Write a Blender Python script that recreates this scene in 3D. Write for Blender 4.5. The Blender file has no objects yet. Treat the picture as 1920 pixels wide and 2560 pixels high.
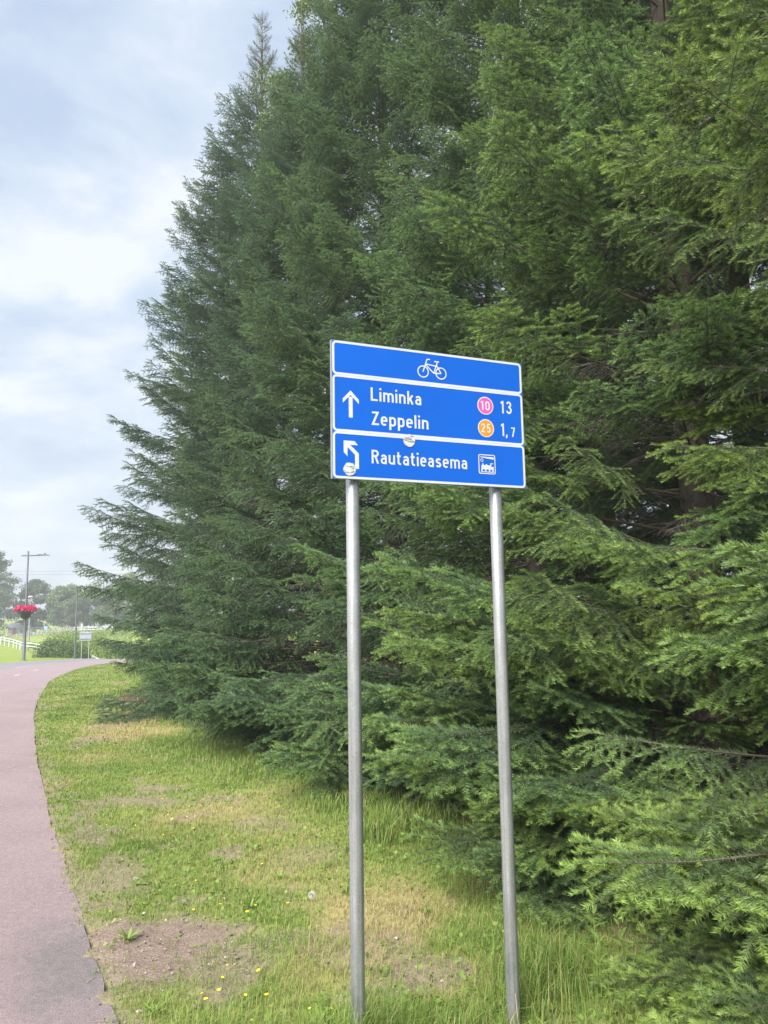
import bpy, math, random
import numpy as np
from mathutils import Vector, Matrix

# ------------------------------------------------------------------ camera, sky, sun, exposure
scene = bpy.context.scene
col = scene.collection
R_ = math.radians
EYE = 1.65
HAZE = 0.0019
cam_d = bpy.data.cameras.new("camera"); cam = bpy.data.objects.new("camera", cam_d); col.objects.link(cam)
cam_d.sensor_width = 36.0; cam_d.lens = 36.0 * 1900 / 2560; cam_d.clip_start = 0.05; cam_d.clip_end = 3000
cam.matrix_world = Matrix.Translation((0, 0, EYE)) @ Matrix.Rotation(R_(90 + 7.45), 4, 'X') @ Matrix.Rotation(R_(-0.93), 4, 'Z')
scene.camera = cam
SUN_EL, SUN_AZ = 45, -146          # azimuth from +Y, negative is to the left of the view
world = bpy.data.worlds.new("World"); scene.world = world; world.use_nodes = True
wt = world.node_tree; wt.nodes.clear()
def wn(t, **k):
    n = wt.nodes.new(t)
    for a, b in k.items(): setattr(n, a, b)
    return n
def wl(a, b): wt.links.new(a, b)
sky = wn('ShaderNodeTexSky', sky_type='NISHITA', sun_disc=False, sun_elevation=R_(SUN_EL), sun_rotation=R_(SUN_AZ), air_density=1.0, dust_density=2.0)
skys = wn('ShaderNodeVectorMath', operation='SCALE'); skys.inputs['Scale'].default_value = 0.03; wl(sky.outputs[0], skys.inputs[0])
tc = wn('ShaderNodeTexCoord')
sep = wn('ShaderNodeSeparateXYZ'); wl(tc.outputs['Generated'], sep.inputs[0])
zc = wn('ShaderNodeMath', operation='MAXIMUM'); zc.inputs[1].default_value = 0.0; wl(sep.outputs[2], zc.inputs[0])
za = wn('ShaderNodeMath', operation='ADD'); za.inputs[1].default_value = 0.38; wl(zc.outputs[0], za.inputs[0])
dx = wn('ShaderNodeMath', operation='DIVIDE'); wl(sep.outputs[0], dx.inputs[0]); wl(za.outputs[0], dx.inputs[1])
dy = wn('ShaderNodeMath', operation='DIVIDE'); wl(sep.outputs[1], dy.inputs[0]); wl(za.outputs[0], dy.inputs[1])
cmb = wn('ShaderNodeCombineXYZ'); wl(dx.outputs[0], cmb.inputs[0]); wl(dy.outputs[0], cmb.inputs[1])
mp = wn('ShaderNodeMapping'); mp.inputs['Rotation'].default_value = (0, 0, R_(-32)); mp.inputs['Scale'].default_value = (1.0, 1.35, 1)
mp.inputs['Location'].default_value = (3.1, 1.3, 0)
wl(cmb.outputs[0], mp.inputs[0])
n1 = wn('ShaderNodeTexNoise'); n1.inputs['Scale'].default_value = 2.7; n1.inputs['Detail'].default_value = 10; n1.inputs['Roughness'].default_value = 0.60; n1.inputs['Distortion'].default_value = 0.2
wl(mp.outputs[0], n1.inputs['Vector'])
rmp = wn('ShaderNodeValToRGB')
el = rmp.color_ramp.elements
el[0].position = 0.36; el[0].color = (0.076, 0.093, 0.121, 1)
el[1].position = 0.61; el[1].color = (0.132, 0.139, 0.147, 1)
e = el.new(0.49); e.color = (0.098, 0.113, 0.134, 1)
wl(n1.outputs[0], rmp.inputs[0])
# towards the horizon the cloud deck gets paler
hz = wn('ShaderNodeMapRange'); hz.inputs[1].default_value = 0.0; hz.inputs[2].default_value = 0.35; hz.inputs[3].default_value = 0.55; hz.inputs[4].default_value = 0.0
wl(zc.outputs[0], hz.inputs[0])
mxh = wn('ShaderNodeMixRGB'); mxh.inputs[2].default_value = (0.124, 0.131, 0.134, 1); wl(hz.outputs[0], mxh.inputs[0]); wl(rmp.outputs[0], mxh.inputs[1])
mx = wn('ShaderNodeMixRGB'); mx.inputs[0].default_value = 0.92; wl(skys.outputs[0], mx.inputs[1]); wl(mxh.outputs[0], mx.inputs[2])
bg = wn('ShaderNodeBackground'); bg.inputs[1].default_value = 1.0; wl(mx.outputs[0], bg.inputs[0])
wo = wn('ShaderNodeOutputWorld'); wl(bg.outputs[0], wo.inputs[0])
sun_d = bpy.data.lights.new("sun", 'SUN'); sun = bpy.data.objects.new("sun", sun_d); col.objects.link(sun)
sun_d.energy = 1.5; sun_d.angle = R_(45); sun_d.color = (1.0, 0.96, 0.88)
sdir = Vector((math.sin(R_(SUN_AZ)) * math.cos(R_(SUN_EL)), math.cos(R_(SUN_AZ)) * math.cos(R_(SUN_EL)), math.sin(R_(SUN_EL))))
sun.rotation_euler = sdir.to_track_quat('Z', 'Y').to_euler(); sun.location = (-20, 10, 30)
vs = scene.view_settings
vs.view_transform = 'Standard'; vs.look = 'None'; vs.gamma = 1; vs.use_curve_mapping = False; vs.exposure = 2.87
cy = scene.cycles
cy.max_bounces = 4; cy.diffuse_bounces = 3; cy.glossy_bounces = 2; cy.transmission_bounces = 3; cy.transparent_max_bounces = 4
cy.caustics_reflective = False; cy.caustics_refractive = False
cy.use_adaptive_sampling = False
cy.use_denoising = True; cy.denoiser = 'OPENIMAGEDENOISE'; cy.denoising_input_passes = 'RGB_ALBEDO_NORMAL'; cy.denoising_prefilter = 'NONE'

# ------------------------------------------------------------------ helpers
def new_mat(name):
    m = bpy.data.materials.new(name); m.use_nodes = True
    nt = m.node_tree; b = nt.nodes['Principled BSDF']
    return m, nt, b
def nd(nt, t, ins=None, **k):
    n = nt.nodes.new(t)
    for a, v in k.items(): setattr(n, a, v)
    for a, v in (ins or {}).items():
        if hasattr(v, 'default_value') and hasattr(v, 'is_linked'): nt.links.new(v, n.inputs[a])
        else: n.inputs[a].default_value = v
    return n
def ramp(nt, fac, stops):
    n = nt.nodes.new('ShaderNodeValToRGB'); e = n.color_ramp.elements
    while len(e) < len(stops): e.new(0.5)
    for x, (p, c) in zip(e, stops): x.position = p; x.color = (*c, 1)
    nt.links.new(fac, n.inputs[0]); return n.outputs[0]
def noise(nt, scale, detail=4, rough=0.55, vec=None, coord='Object'):
    if vec is None: vec = nd(nt, 'ShaderNodeTexCoord').outputs[coord]
    return nd(nt, 'ShaderNodeTexNoise', {'Vector': vec, 'Scale': scale, 'Detail': detail, 'Roughness': rough}).outputs[0]
def mix(nt, fac, a, b, blend='MIX'):
    n = nt.nodes.new('ShaderNodeMixRGB'); n.blend_type = blend
    for i, v in enumerate((fac, a, b)):
        if hasattr(v, 'is_linked'): nt.links.new(v, n.inputs[i])
        elif i == 0: n.inputs[0].default_value = v
        else: n.inputs[i].default_value = (*v, 1) if len(v) == 3 else v
    return n.outputs[0]
def math_(nt, op, a, b=None, clamp=False):
    n = nt.nodes.new('ShaderNodeMath'); n.operation = op; n.use_clamp = clamp
    for i, v in enumerate((a, b)):
        if v is None: continue
        if hasattr(v, 'is_linked'): nt.links.new(v, n.inputs[i])
        else: n.inputs[i].default_value = v
    return n.outputs[0]
def attr(nt, name): return nd(nt, 'ShaderNodeAttribute', attribute_name=name).outputs['Fac']
def bump(nt, b, h, strength, dist=0.01):
    n = nd(nt, 'ShaderNodeBump', {'Height': h, 'Strength': strength, 'Distance': dist}); nt.links.new(n.outputs[0], b.inputs['Normal'])
def plain(name, c, rough=0.6, metal=0.0, var=0.12, scale=6.0, spec=0.4, bmp=0.0):
    m, nt, b = new_mat(name)
    f = noise(nt, scale)
    lo = tuple(x * (1 - var) for x in c); hi = tuple(min(1, x * (1 + var)) for x in c)
    nt.links.new(ramp(nt, f, [(0.3, lo), (0.7, hi)]), b.inputs['Base Color'])
    b.inputs['Roughness'].default_value = rough; b.inputs['Metallic'].default_value = metal; b.inputs['Specular IOR Level'].default_value = spec
    if bmp: bump(nt, b, noise(nt, scale * 5), bmp)
    return m
def leafy(name, colsock_fn, rough=0.55, trans=0.3, spec=0.3):
    """matte leaf: principled + translucent"""
    m, nt, b = new_mat(name)
    c = colsock_fn(nt)
    nt.links.new(c, b.inputs['Base Color']); b.inputs['Roughness'].default_value = rough; b.inputs['Specular IOR Level'].default_value = spec
    t = nd(nt, 'ShaderNodeBsdfTranslucent'); nt.links.new(c, t.inputs[0])
    mx = nd(nt, 'ShaderNodeMixShader', {'Fac': trans}); nt.links.new(b.outputs[0], mx.inputs[1]); nt.links.new(t.outputs[0], mx.inputs[2])
    nt.links.new(mx.outputs[0], nt.nodes['Material Output'].inputs[0])
    return m

class MB:
    """collects polygons into one mesh"""
    def __init__(s): s.v = []; s.f = []; s.m = []; s.n = 0
    def add(s, v, f, mi=0):
        s.v.extend([tuple(x) for x in v]); s.f.extend([tuple(i + s.n for i in q) for q in f]); s.m.extend([mi] * len(f)); s.n += len(v); return s
    def box(s, lo, hi, mi=0, M=None):
        x0, y0, z0 = lo; x1, y1, z1 = hi
        v = [(x0,y0,z0),(x1,y0,z0),(x1,y1,z0),(x0,y1,z0),(x0,y0,z1),(x1,y0,z1),(x1,y1,z1),(x0,y1,z1)]
        if M is not None: v = [M @ Vector(p) for p in v]
        return s.add(v, [(0,3,2,1),(4,5,6,7),(0,1,5,4),(1,2,6,5),(2,3,7,6),(3,0,4,7)], mi)
    def tube(s, pts, rad, k=8, mi=0, cap=True):
        pts = [Vector(p) for p in pts]; n = len(pts)
        if not hasattr(rad, '__len__'): rad = [rad] * n
        v = []
        for i, p in enumerate(pts):
            t = (pts[min(i + 1, n - 1)] - pts[max(i - 1, 0)]).normalized()
            a = Vector((0, 0, 1)) if abs(t.z) < 0.9 else Vector((1, 0, 0))
            u = t.cross(a).normalized(); w = t.cross(u)
            for j in range(k):
                q = 2 * math.pi * j / k; v.append(p + (u * math.cos(q) + w * math.sin(q)) * rad[i])
        f = []
        for i in range(n - 1):
            for j in range(k):
                a, b = i * k + j, i * k + (j + 1) % k; f.append((a, a + k, b + k, b))
        if cap: f.append(tuple(range(k))); f.append(tuple(reversed(range((n - 1) * k, n * k))))
        return s.add(v, f, mi)
    def lathe(s, prof, k=24, mi=0, c=(0, 0, 0)):
        v = []; n = len(prof)
        for r, z in prof:
            for j in range(k):
                q = 2 * math.pi * j / k; v.append((c[0] + r * math.cos(q), c[1] + r * math.sin(q), c[2] + z))
        f = []
        for i in range(n - 1):
            for j in range(k):
                a, b = i * k + j, i * k + (j + 1) % k; f.append((a, b, b + k, a + k))
        return s.add(v, f, mi)
    def build(s, name, mats, parent=None, smooth=False):
        me = bpy.data.meshes.new(name); me.from_pydata(s.v, [], s.f)
        mats = mats if isinstance(mats, (list, tuple)) else [mats]
        for m in mats: me.materials.append(m)
        if len(mats) > 1: me.polygons.foreach_set('material_index', s.m)
        if smooth: me.polygons.foreach_set('use_smooth', [True] * len(s.f))
        me.update()
        return link(name, me, parent)
def link(name, me, parent=None, loc=None):
    o = bpy.data.objects.new(name, me); col.objects.link(o)
    if parent is not None: o.parent = parent
    if loc is not None: o.location = loc
    return o
def tri_mesh(name, v, t, mats, mi=None, attrs=None, smooth=None):
    """big triangle mesh from numpy arrays"""
    me = bpy.data.meshes.new(name); n = len(t)
    me.vertices.add(len(v)); me.vertices.foreach_set('co', np.asarray(v, np.float32).ravel())
    me.loops.add(n * 3); me.loops.foreach_set('vertex_index', np.asarray(t, np.int32).ravel())
    me.polygons.add(n); me.polygons.foreach_set('loop_start', np.arange(0, n * 3, 3, dtype=np.int32)); me.polygons.foreach_set('loop_total', np.full(n, 3, np.int32))
    for m in mats: me.materials.append(m)
    if mi is not None: me.polygons.foreach_set('material_index', np.asarray(mi, np.int32))
    me.polygons.foreach_set('use_smooth', np.zeros(n, bool) if smooth is None else np.asarray(smooth, bool))
    me.update(calc_edges=True)
    for k, a in (attrs or {}).items():
        at = me.attributes.new(k, 'FLOAT', 'POINT'); at.data.foreach_set('value', np.asarray(a, np.float32))
    return me
def empty(name, loc=(0, 0, 0), rz=0.0):
    o = bpy.data.objects.new(name, None); col.objects.link(o); o.location = loc; o.rotation_euler = (0, 0, rz); o.empty_display_size = 0.2; return o
def tag(o, label, cat, group=None):
    o['label'] = label; o['category'] = cat
    if group: o['group'] = group
    return o
def kind(o, k, label=None):
    o['kind'] = k
    if label: o['label'] = label
    return o
def copy_tree(o, parent=None):
    c = o.copy(); col.objects.link(c); c.parent = parent
    for ch in o.children: copy_tree(ch, c)
    return c
_tab = np.random.RandomState(5).rand(256, 256)
def vnoise(x, y, s=1.0, o=0):
    x = np.asarray(x) * s + 37.3 + o * 17.1; y = np.asarray(y) * s + 91.7 + o * 7.7
    xi = np.floor(x).astype(int); yi = np.floor(y).astype(int); fx = x - xi; fy = y - yi
    fx = fx * fx * (3 - 2 * fx); fy = fy * fy * (3 - 2 * fy)
    g = lambda a, b: _tab[a % 256, b % 256]
    return (g(xi, yi) * (1 - fx) + g(xi + 1, yi) * fx) * (1 - fy) + (g(xi, yi + 1) * (1 - fx) + g(xi + 1, yi + 1) * fx) * fy
def fbm(x, y, s=1.0, n=4, o=0):
    r = 0; a = 0.5; t = 0
    for i in range(n): r = r + a * vnoise(x, y, s * 2 ** i, o + i); t += a; a *= 0.5
    return r / t
def sstep(a, b, x):
    t = np.clip((np.asarray(x, float) - a) / (b - a), 0, 1); return t * t * (3 - 2 * t)

# ------------------------------------------------------------------ terrain
EDGE = np.array([(7.5,-14),(3.55,-6),(1.52,-2),(0.5,0.05),(-0.45,2.0),(-1.125,3.34),(-1.76,4.56),(-2.24,5.48),(-3.15,7.26),(-4.49,10.0),(-6.47,14.3),(-8.0,18.05),(-9.73,22.45),(-10.98,26.45),(-12.1,30.6),(-12.7,34.75),(-12.2,38.0),(-10.6,40.6),(-7.8,42.6),(-3.5,44.0),(4,45.2)], float)
def catmull(p, k=12):
    out = []
    for i in range(len(p) - 1):
        a, b, c, d = p[max(i - 1, 0)], p[i], p[i + 1], p[min(i + 2, len(p) - 1)]
        for t in np.linspace(0, 1, k, endpoint=False):
            out.append(0.5 * ((2 * b) + (-a + c) * t + (2 * a - 5 * b + 4 * c - d) * t * t + (-a + 3 * b - 3 * c + d) * t ** 3))
    out.append(p[-1]); return np.array(out)
PE = catmull(EDGE)
PT = np.gradient(PE, axis=0); PT /= np.linalg.norm(PT, axis=1)[:, None]
PL = np.stack([-PT[:, 1], PT[:, 0]], 1)            # points to the left of travel, i.e. onto the path
RED_W, GREY_W = 3.1, 6.3
def path_d(x, y):
    """signed distance to the right path edge, positive on the verge"""
    x = np.asarray(x, float).ravel(); y = np.asarray(y, float).ravel(); out = np.empty(len(x))
    for i in range(0, len(x), 20000):
        d = np.stack([x[i:i + 20000], y[i:i + 20000]], 1)[:, None, :] - PE[None, ::2]
        j = (d ** 2).sum(2).argmin(1); q = d[np.arange(len(j)), j]
        s = -(q * PL[::2][j]).sum(1)
        r = np.sqrt((q ** 2).sum(1)); out[i:i + 20000] = np.where(np.abs(s) > 0.8 * r, s, np.sign(s) * r)
    return out
# edge of the lawn at the far side of the path; beyond it the ground drops into a hollow
LA, LB = np.array([-18.2, 44.2]), np.array([-37.0, 74.0])
LD = (LB - LA) / np.linalg.norm(LB - LA); LN = np.array([LD[1], -LD[0]])
_yy = np.arange(-100.0, 2000.0, 0.05); _zz = np.cumsum(-0.0236 * sstep(11, 17, _yy) * (1 - sstep(45, 62, _yy))) * 0.05
def terrain(x, y):
    x = np.asarray(x, float); y = np.asarray(y, float)
    d = (x - LA[0]) * LN[0] + (y - LA[1]) * LN[1]
    z = np.interp(y, _yy, _zz)                          # the path runs gently downhill towards the bend
    z = z - 1.1 * np.exp(-((d - 8.0) / 5.0) ** 2) * sstep(40, 47, y) * sstep(0, 3, d)
    return z
def gz(x, y, pd=None):
    x = np.asarray(x, float).ravel(); y = np.asarray(y, float).ravel()
    if pd is None: pd = path_d(x, y)
    z = terrain(x, y)
    near = 1 - sstep(12, 30, np.hypot(x, y))
    bmp = (fbm(x, y, 1.3, 4) - 0.5) * 0.07 + (fbm(x, y, 9, 3, 5) - 0.5) * 0.03 * near
    bmp = bmp * sstep(0, 0.5, pd) - 0.012 * sstep(0.1, 0.5, pd) + (1 - sstep(0.05, 0.3, pd)) * ((fbm(x, y, 7, 3, 2) - 0.42) * 0.03)
    return np.where(pd < -0.07, z - 0.035, z + bmp)
def inpoly(x, y, poly):
    x = np.asarray(x); y = np.asarray(y); r = np.zeros(x.shape, bool); n = len(poly)
    for i in range(n):
        (x0, y0), (x1, y1) = poly[i], poly[(i + 1) % n]
        c = ((y0 > y) != (y1 > y)) & (x < (x1 - x0) * (y - y0) / (y1 - y0 + 1e-12) + x0); r ^= c
    return r
def blobs(x, y, L):
    r = np.zeros(np.shape(x))
    for (cx, cy, rx, ry, a, w) in L:
        ca, sa = math.cos(R_(a)), math.sin(R_(a))
        u = ((x - cx) * ca + (y - cy) * sa) / rx; v = (-(x - cx) * sa + (y - cy) * ca) / ry
        r = np.maximum(r, w * (1 - sstep(0.55, 1.15, np.hypot(u, v) + (fbm(x, y, 5, 3, 3) - 0.5) * 0.9)))
    return r
SOIL = [(-1.22, 4.08, 0.52, 0.46, 20, 1.0), (-0.85, 3.85, 0.3, 0.35, 0, 0.8), (-0.45, 4.1, 0.4, 0.2, 0, 0.55), (-1.05, 6.3, 0.35, 0.3, 0, 0.6), (-1.75, 5.2, 0.22, 0.5, 25, 0.75), (-2.3, 6.1, 0.18, 0.6, 28, 0.7), (-0.55, 5.5, 0.3, 0.3, 0, 0.5), (-2.2, 7.6, 0.35, 0.25, 0, 0.6), (-0.1, 4.0, 0.3, 0.25, 0, 0.6)]
DRY = [(-0.05, 4.5, 0.5, 0.5, 0, 0.7), (-0.55, 5.2, 0.5, 0.45, 0, 0.45), (-0.25, 3.8, 0.35, 0.35, 0, 0.5), (0.35, 3.7, 0.25, 0.35, 0, 0.4), (-3.9, 11.6, 0.9, 1.5, 20, 0.95), (-4.9, 14.5, 0.7, 2.0, 20, 0.8), (-1.2, 6.8, 0.7, 0.8, 0, 0.5)]
TREES = [  # x, y, height, radius, branch count, row
    (-2.8, 16.9, 16.3, 4.15, 300, 0), (-1.45, 13.8, 13.95, 3.2, 280, 0), (0.1, 10.6, 14.5, 3.0, 290, 0), (1.65, 8.1, 14.0, 2.8, 285, 0), (2.4, 5.75, 13.0, 2.5, 250, 0), (2.85, 3.45, 12.5, 2.2, 175, 0),
    (0.8, 19.6, 17.0, 3.4, 150, 1), (2.4, 16.2, 16.5, 3.3, 150, 1), (3.7, 12.9, 16.0, 3.2, 150, 1), (4.8, 9.9, 15.5, 3.1, 150, 1), (5.5, 7.0, 15, 3.0, 150, 1), (6.2, 4.4, 14.5, 3.0, 140, 1), (-4.3, 20.8, 12.0, 2.7, 170, 1), (3.5, 8.9, 14.5, 2.8, 190, 1), (6.6, 13.2, 16, 3.2, 120, 1), (5.3, 17.8, 16, 3.2, 120, 1), (8.2, 8.6, 15, 3.2, 120, 1)]
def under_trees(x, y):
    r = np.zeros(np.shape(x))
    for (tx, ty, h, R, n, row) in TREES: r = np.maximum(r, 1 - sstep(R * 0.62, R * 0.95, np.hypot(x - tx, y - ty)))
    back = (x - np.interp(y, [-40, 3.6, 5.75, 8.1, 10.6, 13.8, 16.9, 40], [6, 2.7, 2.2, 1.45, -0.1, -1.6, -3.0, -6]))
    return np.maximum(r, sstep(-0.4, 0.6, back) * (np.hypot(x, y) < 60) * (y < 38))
def soil_mask(x, y, pd):
    s = blobs(x, y, SOIL)
    s = np.maximum(s, 0.75 * (1 - sstep(0.03, 0.26, pd + (fbm(x, y, 4, 3, 8) - 0.5) * 0.5)) * (y < 17))
    s = np.maximum(s, sstep(0.60, 0.72, fbm(x, y, 2.1, 4, 2)) * 0.75)
    return s
def dry_mask(x, y): return np.clip(np.maximum(blobs(x, y, DRY), sstep(0.54, 0.72, fbm(x, y, 1.1, 4, 6)) * 0.38), 0, 1)

# materials of the setting
m_ground, nt, b = new_mat("verge_ground")
g_n = noise(nt, 14, 6, 0.65); g_f = noise(nt, 90, 5, 0.7); g_l = noise(nt, 1.6, 4, 0.6)
green = ramp(nt, g_n, [(0.25, (0.13, 0.165, 0.045)), (0.55, (0.20, 0.235, 0.07)), (0.8, (0.28, 0.295, 0.115))])
dryc = ramp(nt, g_f, [(0.3, (0.22, 0.17, 0.085)), (0.55, (0.36, 0.29, 0.14)), (0.75, (0.46, 0.40, 0.23))])
soilc = ramp(nt, g_f, [(0.28, (0.115, 0.085, 0.072)), (0.5, (0.225, 0.172, 0.148)), (0.75, (0.36, 0.30, 0.27))])
soilc = mix(nt, 0.5, soilc, ramp(nt, g_n, [(0.3, (0.7, 0.66, 0.62)), (0.7, (1.15, 1.12, 1.1))]), 'MULTIPLY')
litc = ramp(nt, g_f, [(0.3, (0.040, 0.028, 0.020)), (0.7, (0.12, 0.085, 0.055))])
lawn = ramp(nt, noise(nt, 0.9, 6, 0.7), [(0.3, (0.15, 0.205, 0.042)), (0.7, (0.23, 0.275, 0.07))])
slope = ramp(nt, noise(nt, 0.5, 6, 0.7), [(0.3, (0.15, 0.21, 0.035)), (0.62, (0.27, 0.31, 0.07)), (0.8, (0.36, 0.30, 0.13))])
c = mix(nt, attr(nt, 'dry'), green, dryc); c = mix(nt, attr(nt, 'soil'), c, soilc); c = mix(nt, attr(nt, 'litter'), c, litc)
c = mix(nt, attr(nt, 'slope'), c, slope); c = mix(nt, attr(nt, 'lawn'), c, lawn)
nt.links.new(c, b.inputs['Base Color']); b.inputs['Roughness'].default_value = 0.95; b.inputs['Specular IOR Level'].default_value = 0.1
bump(nt, b, g_f, 0.8, 0.012)

def steps(*segs):
    out = []
    for a, b_, s in segs: out.append(np.arange(a, b_, s))
    return np.concatenate(out)
xs = steps((-900, -100, 100), (-100, -40, 5), (-40, -9, 0.6), (-9, -3.2, 0.12), (-3.2, 2.2, 0.05), (2.2, 8, 0.4), (8, 40, 4), (40, 901, 120))
ys = steps((-60, -4, 8), (-4, 2.2, 0.4), (2.2, 8.5, 0.05), (8.5, 16, 0.12), (16, 48, 0.4), (48, 90, 1.2), (90, 200, 10), (200, 1501, 130))
GX, GY = np.meshgrid(xs, ys); gx, gy = GX.ravel(), GY.ravel(); gpd = path_d(gx, gy)
gzv = gz(gx, gy, gpd)
nx, ny = len(xs), len(ys)
ii = (np.arange(ny - 1)[:, None] * nx + np.arange(nx - 1)[None, :]).ravel()
tris = np.concatenate([np.stack([ii, ii + 1, ii + nx + 1], 1), np.stack([ii, ii + nx + 1, ii + nx], 1)])
dl = (gx - LA[0]) * LN[0] + (gy - LA[1]) * LN[1]
a_lawn = ((gpd < -GREY_W + 0.1) * 1.0) * (1 - sstep(-0.3, 0.5, dl)); a_slope = sstep(-0.2, 0.4, dl) * sstep(38, 42, gy)
a_slope = np.maximum(a_slope, (gy > 60) * 1.0) * (1 - a_lawn)
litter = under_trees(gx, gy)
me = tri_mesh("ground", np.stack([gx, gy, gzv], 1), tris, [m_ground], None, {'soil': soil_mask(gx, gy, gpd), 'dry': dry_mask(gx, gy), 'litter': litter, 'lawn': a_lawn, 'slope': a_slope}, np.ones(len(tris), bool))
kind(link("ground", me), 'structure')

# path: red asphalt cycle way and a strip of grey asphalt along its far side
def asphalt(name, c0, c1, worn):
    m, nt, b = new_mat(name)
    f = noise(nt, 190, 4, 0.8); l = noise(nt, 1.1, 5, 0.6); v = nd(nt, 'ShaderNodeTexVoronoi', {'Vector': nd(nt, 'ShaderNodeTexCoord').outputs['Object'], 'Scale': 150.0})
    c = ramp(nt, f, [(0.3, c0), (0.7, c1)])
    c = mix(nt, 0.55, c, ramp(nt, l, [(0.3, (0.82, 0.80, 0.82)), (0.7, (1.08, 1.08, 1.06))]), 'MULTIPLY')
    if worn:
        pos = nd(nt, 'ShaderNodeTexCoord').outputs['Object']
        mpn = nd(nt, 'ShaderNodeMapping', {'Vector': pos, 'Location': (1.52, -3.85, 0), 'Rotation': (0, 0, 0)})
        rot = nd(nt, 'ShaderNodeVectorRotate', {'Vector': mpn.outputs[0], 'Angle': R_(-28)})
        sc = nd(nt, 'ShaderNodeVectorMath', {0: rot.outputs[0], 1: (3.4, 1.45, 0)}, operation='MULTIPLY')
        ln = nd(nt, 'ShaderNodeVectorMath', {0: sc.outputs[0]}, operation='LENGTH').outputs['Value']
        ln = math_(nt, 'ADD', ln, math_(nt, 'MULTIPLY', math_(nt, 'SUBTRACT', noise(nt, 5, 5, 0.65), 0.5), 1.4))
        msk = nd(nt, 'ShaderNodeMapRange', {'Value': ln, 1: 0.35, 2: 1.15, 3: 0.6, 4: 0.0}).outputs[0]
        grey = ramp(nt, f, [(0.35, (0.085, 0.082, 0.085)), (0.6, (0.18, 0.175, 0.18)), (0.70, (0.50, 0.50, 0.50))])
        c = mix(nt, msk, c, grey)
    wv = nd(nt, 'ShaderNodeTexNoise', {'Vector': nd(nt, 'ShaderNodeTexCoord').outputs['Object'], 'Scale': 1.5, 'Detail': 4.0})
    wp = mix(nt, 0.35, nd(nt, 'ShaderNodeTexCoord').outputs['Object'], wv.outputs['Color'], 'ADD')
    ce = nd(nt, 'ShaderNodeTexVoronoi', {'Vector': wp, 'Scale': 0.16}, feature='DISTANCE_TO_EDGE').outputs['Distance']
    c = mix(nt, ramp(nt, ce, [(0.0, (0.28, 0.28, 0.28)), (0.004, (0, 0, 0))]), c, (0.08, 0.07, 0.07))
    blot = noise(nt, 26, 4, 0.7); c = mix(nt, 0.5, c, ramp(nt, blot, [(0.3, (0.72, 0.72, 0.73)), (0.7, (1.2, 1.2, 1.19))]), 'MULTIPLY')
    st = ramp(nt, v.outputs['Distance'], [(0.0, (1.12, 1.12, 1.12)), (0.35, (0.93, 0.93, 0.93))]); c = mix(nt, 1.0, c, st, 'MULTIPLY')
    nt.links.new(c, b.inputs['Base Color']); b.inputs['Roughness'].default_value = 0.88; b.inputs['Specular IOR Level'].default_value = 0.25
    bump(nt, b, f, 1.0, 0.006)
    return m
m_red = asphalt("red_asphalt", (0.150, 0.112, 0.120), (0.40, 0.318, 0.338), True)
m_grey = asphalt("grey_asphalt", (0.15, 0.15, 0.165), (0.27, 0.27, 0.295), False)
def ribbon(name, o0, o1, mat, nc, zoff, ragged=0.0):
    # resample finely, ragged outer edge, skirt faces down at both sides
    s = np.concatenate([[0], np.cumsum(np.linalg.norm(np.diff(PE, axis=0), axis=1))])
    q = np.concatenate([np.arange(0, 15, 0.5), np.arange(15, 32, 0.06), np.arange(32, s[-1], 0.25)])
    P = np.stack([np.interp(q, s, PE[:, k]) for k in (0, 1)], 1); L = np.stack([np.interp(q, s, PL[:, k]) for k in (0, 1)], 1)
    o = np.linspace(o0, o1, nc)
    X = P[:, None, :] + L[:, None, :] * o[None, :, None]
    if ragged: X[:, 0, :] += L * (((fbm(P[:, 0], P[:, 1], 1.6, 3, 1) - 0.5) * ragged + (fbm(P[:, 0], P[:, 1], 11, 2, 4) - 0.5) * 0.4 * ragged))[:, None]
    Z = terrain(X[..., 0], X[..., 1]) + zoff
    V = np.concatenate([X, Z[..., None]], 2)
    lo0 = V[:, :1].copy(); lo0[..., 2] -= 0.06; lo1 = V[:, -1:].copy(); lo1[..., 2] -= 0.06
    V = np.concatenate([lo0, V, lo1], 1); n, k = V.shape[:2]
    ii = (np.arange(n - 1)[:, None] * k + np.arange(k - 1)[None, :]).ravel()
    t = np.concatenate([np.stack([ii, ii + k, ii + k + 1], 1), np.stack([ii, ii + k + 1, ii + 1], 1)])
    return kind(link(name, tri_mesh(name, V.reshape(-1, 3), t, [mat])), 'structure')
ribbon("cycle_path", 0.0, RED_W, m_red, 8, 0.004, 0.05)
ribbon("footpath", RED_W - 0.02, GREY_W, m_grey, 5, 0.0)
m_paint = plain("worn_road_paint", (0.40, 0.38, 0.385), 0.8, 0, 0.3, 30)
path_s = np.concatenate([[0], np.cumsum(np.linalg.norm(np.diff(PE, axis=0), axis=1))])
def dash(off, s0, s1, w):
    mb = MB(); q = np.linspace(s0, s1, 6); v = []
    for t in q:
        p = np.array([np.interp(t, path_s, PE[:, 0]), np.interp(t, path_s, PE[:, 1])]); l = np.array([np.interp(t, path_s, PL[:, 0]), np.interp(t, path_s, PL[:, 1])])
        for o in (off - w / 2, off + w / 2):
            a = p + l * o; v.append((a[0], a[1], float(terrain(a[0], a[1])) + 0.0085))
    mb.add(v, [(2 * i, 2 * i + 2, 2 * i + 3, 2 * i + 1) for i in range(5)])
    return kind(mb.build("path_marking", m_paint), 'structure')
sY = lambda y: float(np.interp(y, PE[:, 1], path_s))
for y in (11.6, 14.6, 17.6, 19.4, 22.9, 26.4, 29.9): dash(1.5, sY(y) - 0.45, sY(y) + 0.45, 0.09)
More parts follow.
